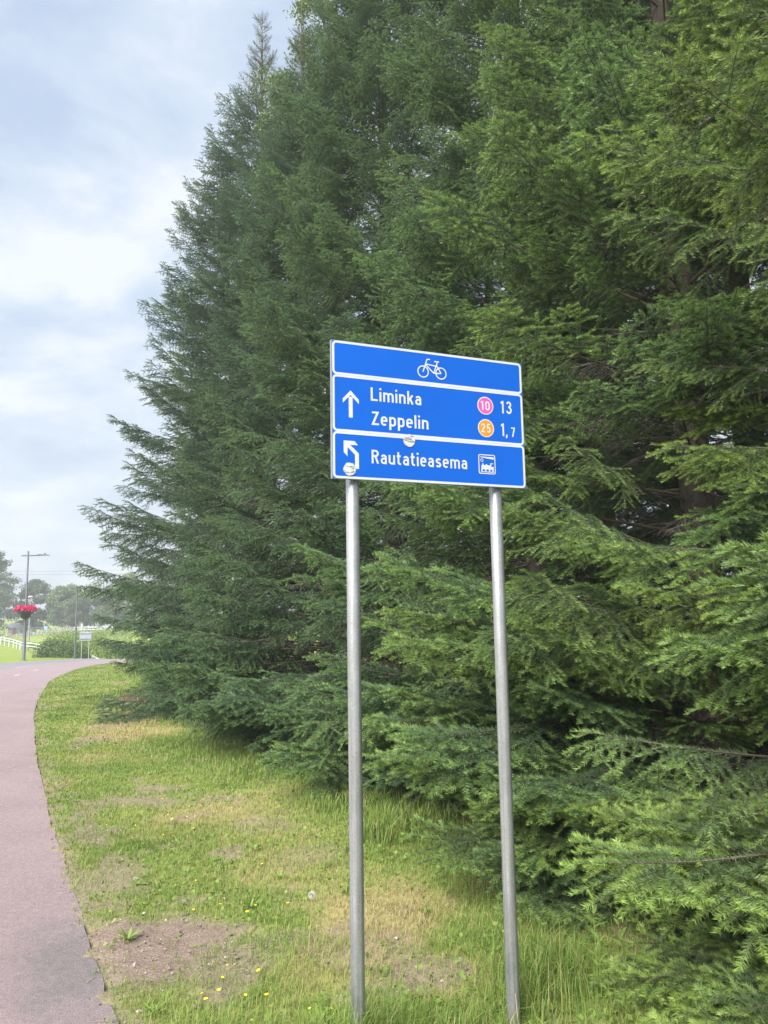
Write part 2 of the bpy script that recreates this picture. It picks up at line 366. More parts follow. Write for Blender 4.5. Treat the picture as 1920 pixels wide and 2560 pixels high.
for y in (25.5, 29.5, 33.5): dash(2.95, sY(y) - 0.9, sY(y) + 0.9, 0.1)

# ------------------------------------------------------------------ the direction sign
m_blue, nt, b = new_mat("blue_reflective_sheet")
nt.links.new(ramp(nt, noise(nt, 4, 4), [(0.3, (0.002, 0.086, 0.47)), (0.7, (0.002, 0.099, 0.52))]), b.inputs['Base Color']); b.inputs['Roughness'].default_value = 0.42; b.inputs['Specular IOR Level'].default_value = 0.25
m_white, nt, b = new_mat("white_reflective_sheet")
nt.links.new(ramp(nt, noise(nt, 9, 5), [(0.3, (0.46, 0.49, 0.52)), (0.7, (0.54, 0.56, 0.59))]), b.inputs['Base Color']); b.inputs['Roughness'].default_value = 0.45; b.inputs['Specular IOR Level'].default_value = 0.25
m_pink = plain("pink_badge", (0.70, 0.08, 0.36), 0.45, 0, 0.05)
m_orange = plain("orange_badge", (0.78, 0.24, 0.01), 0.45, 0, 0.05)
m_alu = plain("dull_aluminium", (0.42, 0.44, 0.46), 0.45, 0.8, 0.1, 20)
m_galv, nt, b = new_mat("galvanised_steel")
pc = nd(nt, 'ShaderNodeTexCoord').outputs['Object']
st = nd(nt, 'ShaderNodeMapping', {'Vector': pc, 'Scale': (60, 60, 1.2)}).outputs[0]
streak = noise(nt, 1.0, 4, 0.6, st); spot = noise(nt, 170, 3, 0.7, pc); dirt = noise(nt, 7, 5, 0.6, pc)
c = ramp(nt, streak, [(0.3, (0.23, 0.24, 0.252)), (0.7, (0.46, 0.475, 0.49))])
c = mix(nt, 0.6, c, ramp(nt, spot, [(0.35, (0.66, 0.66, 0.68)), (0.62, (1.10, 1.10, 1.10))]), 'MULTIPLY')
c = mix(nt, 0.6, c, ramp(nt, dirt, [(0.3, (0.66, 0.64, 0.62)), (0.7, (1.08, 1.08, 1.08))]), 'MULTIPLY')
nt.links.new(c, b.inputs['Base Color']); b.inputs['Metallic'].default_value = 0.55; b.inputs['Roughness'].default_value = 0.42
bump(nt, b, spot, 0.35, 0.0015)

SA = R_(22.57); sd = Vector((math.cos(SA), math.sin(SA), 0)); sn = Vector((sd.y, -sd.x, 0))
SB = Vector((0.4933, 3.3216, 0.0))                       # foot of the right post
sign = empty("direction_sign", SB, SA)                   # local x runs along the board, -y faces the reader
tag(sign, "blue cycle route direction sign on two galvanised steel posts", "road sign")
BW, BH, BX, BZ = 0.905, 0.574, -0.775, 2.753             # board size, left edge, top edge
FY = -0.047                                              # front face of the board
for px in (0.0, -0.672):
    mb = MB(); r = 0.0272
    prof = [(r, -0.35), (r, 0.5), (r, 1.2), (r, BZ - 0.04), (r - 0.003, BZ - 0.037), (0.0005, BZ - 0.036)]
    mb.lathe(prof, 28); p = mb.build("post", m_galv, sign, True); p.location = (px, 0, 0)
    mb = MB()                                            # pressed clamps behind the board
    for z in (BZ - 0.10, BZ - 0.46):
        mb.lathe([(r + 0.0015, z), (r + 0.006, z + 0.002), (r + 0.006, z + 0.038), (r + 0.0015, z + 0.04)], 20)
        for sx in (-1, 1): mb.box((sx * 0.045 - 0.012, -0.03, z + 0.005), (sx * 0.045 + 0.012, -0.024, z + 0.035)); mb.box((sx * 0.034 - 0.004, -0.03, z + 0.01), (sx * 0.034 + 0.004, 0.012, z + 0.03))
    mb.build("clamp", m_alu, p)
def rrect(x0, z0, x1, z1, r, k=6):
    out = []
    for cx, cz, a in ((x1 - r, z1 - r, 0), (x0 + r, z1 - r, 90), (x0 + r, z0 + r, 180), (x1 - r, z0 + r, 270)):
        for i in range(k + 1):
            q = R_(a + 90 * i / k); out.append((cx + r * math.cos(q), cz + r * math.sin(q)))
    return out
mb = MB()                                                # folded board with a rim behind
mb.box((BX, FY, BZ - BH), (BX + BW, FY + 0.004, BZ))
mb.box((BX, FY + 0.004, BZ - 0.004), (BX + BW, FY + 0.016, BZ)); mb.box((BX, FY + 0.004, BZ - BH), (BX + BW, FY + 0.016, BZ - BH + 0.004))
mb.box((BX, FY + 0.004, BZ - BH + 0.004), (BX + 0.004, FY + 0.016, BZ - 0.004)); mb.box((BX + BW - 0.004, FY + 0.004, BZ - BH + 0.004), (BX + BW, FY + 0.016, BZ - 0.004))
board = mb.build("board", m_alu, sign)
_lay = [0]
def flat(name, polys, mat, parent, y, thick=0.0, step=0.00006):
    """flat film cut to polygons lying on the board, at local depth y"""
    mb = MB()
    for i, p in enumerate(polys):
        yy = y - i * step
        mb.add([(a, yy, z) for a, z in p], [tuple(range(len(p)))])
    o = mb.build(name, mat, parent)
    # face the reader
    me = o.data
    fl = [p.index for p in me.polygons if p.normal.y > 0]
    if fl:
        import bmesh
        bm = bmesh.new(); bm.from_mesh(me); bm.faces.ensure_lookup_table(); bmesh.ops.reverse_faces(bm, faces=[bm.faces[i] for i in fl]); bm.to_mesh(me); bm.free()
    return o
def U(u): return BX + u / 1000.0
def V_(v): return BZ + v / 1000.0
panels = []
edges = [0, -144.5, -380.5, -574]
names = ["top panel with the bicycle symbol", "middle panel with straight ahead arrow and two destinations", "bottom panel with bent arrow and station pictogram"]
for i in range(3):
    t_, b_ = edges[i], edges[i + 1]
    x0, x1, z1, z0 = BX + 0.0025, BX + BW - 0.0015, V_(t_) - (0.0015 if i == 0 else 0.0), V_(b_) + (0.0015 if i == 2 else 0.0)
    back = flat("panel", [[(x0, z0), (x1, z0), (x1, z1), (x0, z1)]], m_blue, board, FY - 0.0008)
    back['label'] = names[i]
    # white border as a ring
    o_ = rrect(x0 + 0.001, z0 + 0.0002, x1 - 0.001, z1 - 0.0002, 0.0185); i_ = rrect(x0 + 0.0105, z0 + 0.0095, x1 - 0.0105, z1 - 0.0095, 0.010)
    n = len(o_); mb = MB(); mb.add([(a, FY - 0.0013, z) for a, z in o_] + [(a, FY - 0.0013, z) for a, z in i_], [(k, k + n, (k + 1) % n + n, (k + 1) % n) for k in range(n)])
    mb.build("border", m_white, back); panels.append(back)
    back['_z'] = 0
def offset_poly(pts, w):
    """outline polygons (quads) of a stroked polyline with mitred joints"""
    pts = [Vector((p[0], p[1])) for p in pts]; n = len(pts); L = []; Rr = []
    closed = (pts[0] - pts[-1]).length < 1e-6
    for i in range(n):
        if closed and i in (0, n - 1): a, b_ = pts[-2], pts[1]
        else: a, b_ = pts[max(i - 1, 0)], pts[min(i + 1, n - 1)]
        d0 = (pts[i] - a); d1 = (b_ - pts[i])
        if d0.length < 1e-9: d0 = d1
        if d1.length < 1e-9: d1 = d0
        d0.normalize(); d1.normalize(); t = (d0 + d1); t.normalize()
        nn = Vector((-t.y, t.x)); k = max(0.35, nn.dot(Vector((-d0.y, d0.x)))); L.append(pts[i] + nn * (w / 2 / k)); Rr.append(pts[i] - nn * (w / 2 / k))
    return [[L[i], Rr[i], Rr[i + 1], L[i + 1]] for i in range(n - 1)]
def arc(cx, cy, rx, ry, a0, a1, k=9): return [(cx + rx * math.cos(R_(a0 + (a1 - a0) * i / k)), cy + ry * math.sin(R_(a0 + (a1 - a0) * i / k))) for i in range(k + 1)]
G = {  # stroke alphabet: width, polylines (units: millimetres, capitals 57 high)
    'L': (28, [[(4, 57), (4, 4), (28, 4)]]),
    'i': (8, [[(4, 0), (4, 40)], [(4, 48.5), (4, 57)]]),
    'm': (43, [[(4, 0), (4, 40)], arc(12.75, 27.5, 8.75, 8.5, 170, 0) + [(21.5, 0)], arc(30.25, 27.5, 8.75, 8.5, 170, 0) + [(39, 0)]]),
    'n': (27, [[(4, 0), (4, 40)], arc(13.5, 26.5, 9.5, 9.5, 170, 0) + [(23, 0)]]),
    'k': (26, [[(4, 0), (4, 57)], [(22.5, 40), (5.5, 16)], [(12, 24), (22.5, 0)]]),
    'a': (26, [arc(13, 27, 8.7, 9, 158, 0) + [(21.7, 0)], [(21.7, 23)] + arc(12.5, 13.5, 8.5, 9.5, 90, 270) + arc(13, 13, 8.7, 9, 280, 350, 4)]),
    'Z': (29, [[(2, 53), (24, 53), (5, 4), (29, 4)]]),
    'e': (26, [[(5, 21), (22.2, 21)] + arc(13.2, 26.8, 9.2, 9.2, 0, 180) + arc(13.2, 13.4, 9.2, 9.4, 180, 318)]),
    'p': (27, [[(4, -16), (4, 40)], arc(13.5, 26.8, 9.5, 9.2, 165, 0) + arc(13.5, 13.2, 9.5, 9.2, 0, -165)]),
    'l': (8, [[(4, 0), (4, 57)]]),
    'R': (30, [[(4, 0), (4, 57)], [(4, 53)] + arc(16.5, 42, 9, 11, 90, -90) + [(4, 31)], [(15, 31), (26.5, 0)]]),
    'u': (27, [[(4, 40)] + arc(13.5, 13.5, 9.5, 9.5, 180, 350), [(23, 0), (23, 40)]]),
    't': (19, [[(7, 54)] + arc(15, 12, 8, 8, 180, 270) + [(18, 4)], [(0, 37), (17, 37)]]),
    's': (25, [arc(12.5, 28.5, 8, 7.5, 20, 190, 7) + arc(12.5, 28.5, 8, 8, 215, 250, 2) + arc(12.5, 12, 8.5, 8, 70, 30, 2) + arc(12.5, 12, 8.5, 8, 10, -160, 7)]),
    '1': (17, [[(1.5, 46), (12, 54)], [(12, 0), (12, 57)]]),
    '3': (28, [arc(13, 42.5, 9, 10.5, 165, -80) + [(11, 31.5)], [(11, 30.5)] + arc(13, 17, 10.5, 13, 85, -165)]),
    '0': (29, [arc(14, 40, 10, 13, 0, 180) + arc(14, 17, 10, 13, 180, 360) + [(24, 40)]]),
    '2': (28, [arc(13.5, 41, 9.5, 12, 170, -25) + [(4.5, 5), (26, 4)]]),
    '5': (28, [[(24, 53), (7, 53), (5.5, 30)] + arc(14, 18.5, 9.8, 14.5, 130, -155)]),
    '7': (26, [[(1, 53), (21.5, 53), (9, 0)]]),
    ',': (9, [[(5, 8), (5, 2), (1.5, -8)]]),
}
def word(txt, u0, vbase, width, cap, parent, sw=8.0, gap=7.2, label=None, squeeze=True):
    s = cap / 57.0; total = sum(G[c][0] for c in txt) + gap * (len(txt) - 1)
    sx = (width / total) if squeeze else s; polys = []; x = 0
    for c in txt:
        W, strokes = G[c]
        for st_ in strokes:
            for q in offset_poly(st_, sw): polys.append([(U(u0 + (x + p[0]) * sx), V_(vbase + p[1] * s)) for p in q])
        x += W + gap
    o = flat("lettering", polys, m_white, parent, FY - 0.0014, step=0.000004)
    if label: o['label'] = label
    return o
word("Liminka", 170, -241, 230, 57, panels[1], label="upper white place name")
word("Zeppelin", 172, -343, 259, 57, panels[1], label="lower white place name")
word("Rautatieasema", 170, -504, 441, 57, panels[2], label="long white station name")
word("13", 788, -241, 58, 57, panels[1], 8, 12, "white distance figure thirteen")
word("1", 786, -344, 17, 57, panels[1], 8, label="white distance figure one")
word(",", 811, -344, 8, 57, panels[1], 8)
word("7", 838, -344, 21, 43, panels[1], 8, label="small white decimal figure seven")
def disc(u, v, r, k=40): return [(U(u) + r / 1000 * math.cos(2 * math.pi * i / k), V_(v) + r / 1000 * math.sin(2 * math.pi * i / k)) for i in range(k)]
for u, v, mt, tx, lb in ((711, -214, m_pink, "10", "round pink route badge"), (710.5, -315, m_orange, "25", "round orange route badge")):
    bdg = flat("route_badge", [disc(u, v, 40.5)], m_white, panels[1], FY - 0.0016); bdg['label'] = lb
    mb = MB(); mb.add([(a, FY - 0.0020, z) for a, z in disc(u, v, 36)], [tuple(range(40))])
    f_ = flat("badge_face", [disc(u, v, 36)], mt, panels[1], FY - 0.0020)
    w_ = word(tx, u - 24, v - 20, 47, 40, panels[1], 8, 10); w_.location.y = -0.0011
# straight arrow, bent arrow
flat("arrow", [[(U(a), V_(v)) for a, v in p] for p in (
    [(81.5, -207), (117, -243), (117, -261), (90, -234), (81.5, -226)], [(81.5, -207), (81.5, -226), (73, -234), (47.5, -261), (47.5, -243)],
    [(73, -233), (90, -233), (90, -320), (73, -320)])], m_white, panels[1], FY - 0.0014)
flat("bent_arrow", [[(U(a), V_(v)) for a, v in p] for p in (
    [(49.5, -417), (96, -417), (112, -433.5), (66, -433.5)], [(49.5, -417), (66, -433.5), (65.5, -481), (49.5, -465)],
    [(64, -432), (76, -432.5), (114.5, -467), (114.5, -479), (97.5, -481), (97.5, -473), (65.6, -443)], [(97.5, -480.5), (114.5, -478.5), (114.5, -531), (97.5, -531)])], m_white, panels[2], FY - 0.0014)
# bicycle
B = []
def bst(pts, w): B.extend([[(U(p[0]), V_(p[1])) for p in q] for q in offset_poly(pts, w)])
for wx in (412, 497): bst([(wx + 24.5 * math.cos(2 * math.pi * i / 32), -91 + 24.5 * math.sin(2 * math.pi * i / 32)) for i in range(33)], 5)
bst([(411, -93), (428, -45), (430, -38), (433, -34.5), (446, -34)], 5)
bst([(424, -56), (482, -62)], 5); bst([(424, -58), (462, -94)], 5); bst([(462, -94), (480, -45)], 5)
bst([(461, -93), (497, -92)], 5); bst([(478, -60), (497, -91)], 5); bst([(466, -41), (489, -41)], 5.5)
flat("bicycle_symbol", B, m_white, panels[0], FY - 0.0014, step=0.000004)
# station pictogram
S = []
def sst(pts, w): S.extend([[(U(p[0]), V_(p[1])) for p in q] for q in offset_poly(pts, w)])
rr = [((a - BX) * 1000, (z - BZ) * 1000) for a, z in rrect(U(669.5), V_(-517), U(749.5), V_(-435), 0.006, 4)]; sst(rr + [rr[0]], 4.2)
def spoly(p): S.append([(U(a), V_(v)) for a, v in p])
spoly([(675, -443), (744, -443), (744, -454), (676, -446)])
sst([(684.5 + 6.5 * math.cos(2 * math.pi * i / 20), -459 + 6.5 * math.sin(2 * math.pi * i / 20)) for i in range(21)], 2.4); sst([(684.5, -459), (684.5, -455.5)], 2)
spoly([(681, -480), (731, -480), (731, -499), (681, -499)]); spoly([(686, -473), (692, -473), (692, -480), (686, -480)]); spoly([(703, -476), (710, -476), (711, -480), (702, -480)])
spoly([(726, -472), (731, -472), (731, -480), (726, -480)]); spoly([(726, -470.5), (741, -470.5), (741, -474), (726, -474)]); spoly([(731, -488), (742, -484), (742, -499), (731, -499)])
for a in (683, 701, 721, 738): spoly([(a - 3, -499), (a + 4, -499), (a + 4, -507), (a - 3, -507)])
spoly([(678, -508), (744, -508), (744, -511.5), (678, -511.5)])
flat("station_pictogram", S, m_white, panels[2], FY - 0.0014, step=0.000004)
# two scratched round stickers
m_stick, nt, b = new_mat("scratched_sticker")
pc = nd(nt, 'ShaderNodeTexCoord').outputs['Object']
sc = nd(nt, 'ShaderNodeMapping', {'Vector': pc, 'Scale': (30, 30, 240), 'Rotation': (0, R_(12), 0)}).outputs[0]
c = ramp(nt, noise(nt, 1.0, 3, 0.6, sc), [(0.44, (0.16, 0.17, 0.18)), (0.50, (0.42, 0.44, 0.45)), (0.6, (0.56, 0.57, 0.58))])
c = mix(nt, ramp(nt, noise(nt, 60, 3, 0.6, pc), [(0.48, (0, 0, 0)), (0.62, (0.6, 0.6, 0.6))]), c, (0.52, 0.54, 0.55))
nt.links.new(c, b.inputs['Base Color']); b.inputs['Roughness'].default_value = 0.55
for u, v, r0, sd_, lb in ((339, -397, 27, 2, "round scratched white sticker on the middle border"), (74, -534, 27, 4, "torn scratched white sticker over the bent arrow")):
    rg = random.Random(sd_); pol = []
    for i in range(36):
        a = 2 * math.pi * i / 36; r = r0 * (1 + (0.05 if sd_ == 4 else 0.015) * math.sin(5 * a + sd_) + rg.uniform(-0.012, 0.012)); pol.append((U(u) + r / 1000 * math.cos(a), V_(v) + r / 1000 * math.sin(a)))
    s_ = flat("sticker", [pol], m_stick, sign, FY - 0.0030); s_['label'] = lb
for p in panels: del p['_z']

# ------------------------------------------------------------------ spruces
def needle_col(nt):
    # every bough carries its own tone in its object colour: r = share of fresh growth, g = hue from bluish to yellowish green
    info = nd(nt, 'ShaderNodeObjectInfo'); oc = nd(nt, 'ShaderNodeSeparateColor', {0: info.outputs['Color']})
    old = ramp(nt, oc.outputs[1], [(0.0, (0.074, 0.130, 0.086)), (0.5, (0.082, 0.142, 0.070)), (1.0, (0.104, 0.156, 0.056))])
    new = ramp(nt, oc.outputs[1], [(0.0, (0.165, 0.285, 0.135)), (0.5, (0.235, 0.375, 0.110)), (1.0, (0.350, 0.480, 0.095))])
    return mix(nt, math_(nt, 'MULTIPLY', attr(nt, 'fresh'), oc.outputs[0]), old, new)
m_needle = leafy("spruce_needles", needle_col, 0.5, 0.28, 0.4)
m_twig = plain("spruce_twig", (0.120, 0.098, 0.076), 0.85, 0, 0.3, 20, 0.15)
m_dead = plain("dead_spruce_twig", (0.130, 0.116, 0.104), 0.9, 0, 0.3, 20, 0.1)
m_bark, nt, b = new_mat("spruce_bark")
pc = nd(nt, 'ShaderNodeTexCoord').outputs['Object']; st = nd(nt, 'ShaderNodeMapping', {'Vector': pc, 'Scale': (14, 14, 4)}).outputs[0]
bn = noise(nt, 1.6, 6, 0.7, st)
nt.links.new(ramp(nt, bn, [(0.3, (0.045, 0.036, 0.030)), (0.6, (0.12, 0.095, 0.075)), (0.8, (0.19, 0.165, 0.14))]), b.inputs['Base Color']); b.inputs['Roughness'].default_value = 0.95; bump(nt, b, bn, 1.0, 0.03)

def norm(a): return a / np.maximum(np.linalg.norm(a, axis=-1, keepdims=True), 1e-9)
def grow(p0, d0, length, n, droop, lift, rs, wig=0.06):
    """a twig polyline: starts along d0, bends down by droop, tip lifts again"""
    pts = [np.array(p0, float)]; d = np.array(d0, float); step = length / n
    for i in range(n):
        t = (i + 1) / n
        d = d + np.array([0, 0, -droop * (1 - t) * 1.6 + lift * t]) / n + rs.normal(0, wig, 3) / n; d = d / np.linalg.norm(d)
        pts.append(pts[-1] + d * step)
    return np.array(pts)
def polytubes(lines, k):
    """lines: list of (pts, r0, r1) -> verts, tris"""
    V, T, o = [], [], 0
    ang = np.arange(k) * 2 * np.pi / k; ca, sa = np.cos(ang), np.sin(ang)
    for pts, r0, r1 in lines:
        n = len(pts); t = norm(np.gradient(pts, axis=0)); a = np.where(np.abs(t[:, 2:3]) < 0.9, [[0, 0, 1.0]], [[1.0, 0, 0]])
        u = norm(np.cross(t, a)); w = np.cross(t, u); r = np.linspace(r0, r1, n)[:, None, None]
        V.append((pts[:, None] + r * (u[:, None] * ca[None, :, None] + w[:, None] * sa[None, :, None])).reshape(-1, 3))
        i = np.arange(n - 1)[:, None] * k; j = np.arange(k)[None]; jn = (j + 1) % k
        T.append(np.concatenate([np.stack([i + j, i + k + j, i + k + jn], -1).reshape(-1, 3), np.stack([i + j, i + k + jn, i + jn], -1).reshape(-1, 3)]) + o); o += n * k
    return np.concatenate(V), np.concatenate(T)
def spruce_branch(name, L, seed, bare=0.22, droop=0.5, upturn=0.35, dens=780, nw=0.0031, nl=0.0245, dead=False, spread=1.0, stout=1.0):
    rs = np.random.RandomState(seed)
    ax = grow((0, 0, 0), (1, 0, 0.0), L, 16, 0.22, upturn * 1.5, rs, 0.9 if dead else 0.3)
    s_ax = np.linspace(0, L, len(ax)); at = lambda s: np.array([np.interp(s, s_ax, ax[:, k]) for k in range(3)])
    tang = norm(np.gradient(ax, axis=0)); tat = lambda s: norm(np.array([np.interp(s, s_ax, tang[:, k]) for k in range(3)]))
    thick, mid, thin, shoots = [(ax, (0.0035 + 0.0042 * L) * stout, 0.0016 * stout)], [], [], []   # shoots: pts, start frac of needles, fresh length
    shoots.append((ax, max(0.45, 1 - 0.7 / L), 0.14, 1.0))
    s = bare * L; side = 1
    while s < L - 0.03:
        inner = s < min(0.55, bare + 0.16) * L
        for side in (-1, 1):
            if rs.rand() < (0.30 if inner else 0.06): continue
            l = min(0.52 * spread, 0.56 * (L - s) ** 0.75 * spread + 0.085) * rs.uniform(0.65, 1.15)
            if dead: l *= 0.7
            th = R_(rs.uniform(36, 66)); t = tat(s); sd_ = norm(np.cross([0, 0, 1.0], t)) * side
            d0 = t * math.cos(th) + sd_ * math.sin(th) + np.array([0, 0, rs.uniform(-0.45, 0.25)])
            dr = droop * rs.uniform(0.5, 1.5) * (0.35 + l / 0.6)
            lp = grow(at(s + rs.uniform(-.015, .015)), d0 / np.linalg.norm(d0), l, 7, dr, 0.25 * rs.rand(), rs, 0.25)
            mid.append((lp, (0.0012 + 0.0035 * l) * stout, 0.0009 * stout))
            shoots.append((lp, 0.30 if inner else 0.06, 0.16, 1.0))
            s2 = 0.05 if not inner else 0.25 * l
            ls = np.linspace(0, l, len(lp)); lt = norm(np.gradient(lp, axis=0))
            while s2 < l - 0.02:
                for sg in (-1, 1):
                    if rs.rand() < 0.12: continue
                    l2 = min(0.22, 0.55 * (l - s2) + 0.075) * rs.uniform(0.6, 1.15)
                    q = np.array([np.interp(s2, ls, lp[:, k]) for k in range(3)]); tt = norm(np.array([np.interp(s2, ls, lt[:, k]) for k in range(3)]))
                    sv = norm(np.cross([0, 0, 1.0], tt)) * sg; th2 = R_(rs.uniform(38, 60))
                    d2 = norm(tt * math.cos(th2) + sv * math.sin(th2) + np.array([0, 0, rs.uniform(-0.3, 0.08)]))
                    sp = grow(q, d2, l2, 3, droop * 0.7, 0.1, rs, 0.2)
                    thin.append((sp, 0.0012, 0.0007)); shoots.append((sp, 0.0, 0.11, 0.9))
                s2 += rs.uniform(0.062, 0.100)
        s += rs.uniform(0.075, 0.120)
    V0, T0 = polytubes(thick, 6); V1, T1 = polytubes(mid, 3); V2, T2 = polytubes([(p[[0, -1]], a, b_) for p, a, b_ in thin] if not dead else thin[::2], 3)
    V = np.concatenate([V0, V1, V2]); T = np.concatenate([T0, T1 + len(V0), T2 + len(V0) + len(V1)])
    if dead: return tri_mesh(name, V, T, [m_dead])
    P, A, Fr, Sc = [], [], [], []
    for pts, f0, fl, fw in shoots:
        seg = np.linalg.norm(np.diff(pts, axis=0), axis=1); cs = np.concatenate([[0], np.cumsum(seg)]); l = cs[-1]
        n = max(4, int((1 - f0) * l * dens)); q = f0 * l + (1 - f0) * l * (np.arange(n) + rs.rand(n)) / n
        P.append(np.stack([np.interp(q, cs, pts[:, k]) for k in range(3)], 1)); tg = norm(np.gradient(pts, axis=0))
        A.append(norm(np.stack([np.interp(q, cs, tg[:, k]) for k in range(3)], 1)))
        Fr.append(fw * np.clip(1.15 - (l - q) / fl, 0, 1)); Sc.append(np.clip(0.55 + (l - q) / 0.02, 0.6, 1.0))
    P = np.concatenate(P); A = np.concatenate(A); Fr = np.concatenate(Fr); Sc = np.concatenate(Sc); n = len(P)
    u = norm(np.cross(A, np.array([0.01, 0.02, 1.0]))); w = np.cross(u, A); w *= np.sign(w[:, 2:3] + 1e-9)
    ph = rs.uniform(-0.35, np.pi + 0.35, n); rad = u * np.cos(ph)[:, None] + w * np.sin(ph)[:, None]
    fa = R_(52) + rs.normal(0, 0.18, n); d = A * np.cos(fa)[:, None] + rad * np.sin(fa)[:, None]
    ln = nl * rs.uniform(0.75, 1.15, n) * Sc; sv = norm(np.cross(d, rs.normal(0, 1, (n, 3)))) * (nw / 2)
    NV = np.stack([P - sv, P + sv, P + d * ln[:, None]], 1).reshape(-1, 3)
    NT = np.arange(n * 3).reshape(-1, 3)
    fr = np.clip(Fr * rs.uniform(0.75, 1.1, n) * 0.9 + rs.uniform(0, 0.10, n), 0, 1)
    allV = np.concatenate([V, NV]); allT = np.concatenate([T, NT + len(V)])
    return tri_mesh(name, allV, allT, [m_twig, m_needle], np.concatenate([np.zeros(len(T)), np.ones(n)]), {'fresh': np.concatenate([np.zeros(len(V)), np.repeat(fr, 3)])})
BR = {}
BR[0.8] = [spruce_branch("spruce_branch", 0.8, 11 + i, 0.10, 0.3, 0.6) for i in range(2)]
BR[1.5] = [spruce_branch("spruce_branch", 1.5, 21 + i, 0.16, 0.55, 0.5) for i in range(4)]
BR[2.4] = [spruce_branch("spruce_branch", 2.4, 31 + i, 0.32, 0.55, 0.5) for i in range(6)]
BR[3.5] = [spruce_branch("spruce_branch", 3.5, 41 + i, 0.40, 0.65, 0.55, 720, 0.0034, 0.027) for i in range(4)]
SHADE = [spruce_branch("spruce_branch", 2.4, 61 + i, 0.58, 1.0, 0.35, 620) for i in range(2)]
DEAD = [spruce_branch("dead_branch", 1.8, 71 + i, 0.15, 0.8, 0.1, dead=True, spread=1.1) for i in range(3)]
BROAD = [spruce_branch("spruce_branch", 2.2, 91 + i, 0.40, 0.28, 0.36, 950, 0.0034, 0.0275) for i in range(5)]   # near boughs: flat fans of fat shoots
SPARSE = [spruce_branch("spruce_branch", 0.9, 81 + i, 0.08, -0.2, 0.5, 260, 0.0028, 0.014, spread=0.62, stout=2.6) for i in range(2)]
labels = ["tall spruce with a bare leader standing last of its row beside the path bend", "spruce second from the path bend with a thin spire", "broad spruce in the row between the bend and the sign", "spruce rising behind the blue sign with a brown trunk", "spruce whose boughs hang close behind the right sign post", "spruce with bright fresh shoots reaching in from beyond the sign",
    "spruce in the back row behind the bare topped spruce", "back row spruce shading the second tree from the bend", "back row spruce behind the broad spruce", "back row spruce behind the brown trunk", "back row spruce beyond the boughs by the right post", "back row spruce deep behind the bright shoots", "shorter spruce tucked behind the bare topped spruce at the bend", "spruce filling the gap between the brown trunk and the back row", "spruce in the third row behind the broad spruce", "spruce in the third row farthest into the wood", "spruce in the third row behind the bright shoots"]
tip_ok_a, tip_ok_b = Vector((-0.35, 2.95)), Vector((0.75, 3.42))
def near_sign(p):
    ab = tip_ok_b - tip_ok_a; q = Vector((p.x, p.y)); t = max(0, min(1, (q - tip_ok_a).dot(ab) / ab.dot(ab))); return (q - tip_ok_a - ab * t).length
def tone(o, i, hh, rg):
    g = {0: 0.10, 1: 0.18, 2: 0.30, 3: 0.42, 4: 0.62, 5: 0.80}.get(i, 0.25); f = {0: 0.55, 1: 0.6, 2: 0.7, 3: 0.8, 4: 0.95, 5: 1.0}.get(i, 0.5)
    o.color = (min(1, max(0, f + rg.uniform(-0.25, 0.15))), min(1, max(0, g + rg.uniform(-0.16, 0.16))), 0, 1)
OPEN_AZ = math.atan2(-0.72, -0.69)       # the free side of the row, towards the path
def pick_az(a, rg, row, f):
    # boughs on the shaded inner side of the row have mostly died off
    for _ in range(12):
        a += 2.39996 + rg.uniform(-0.25, 0.25); d = abs((a - OPEN_AZ + math.pi) % (2 * math.pi) - math.pi)
        if d < 1.75 or rg.random() < 0.22 + 0.6 * (f > 0.7): return a
    return a
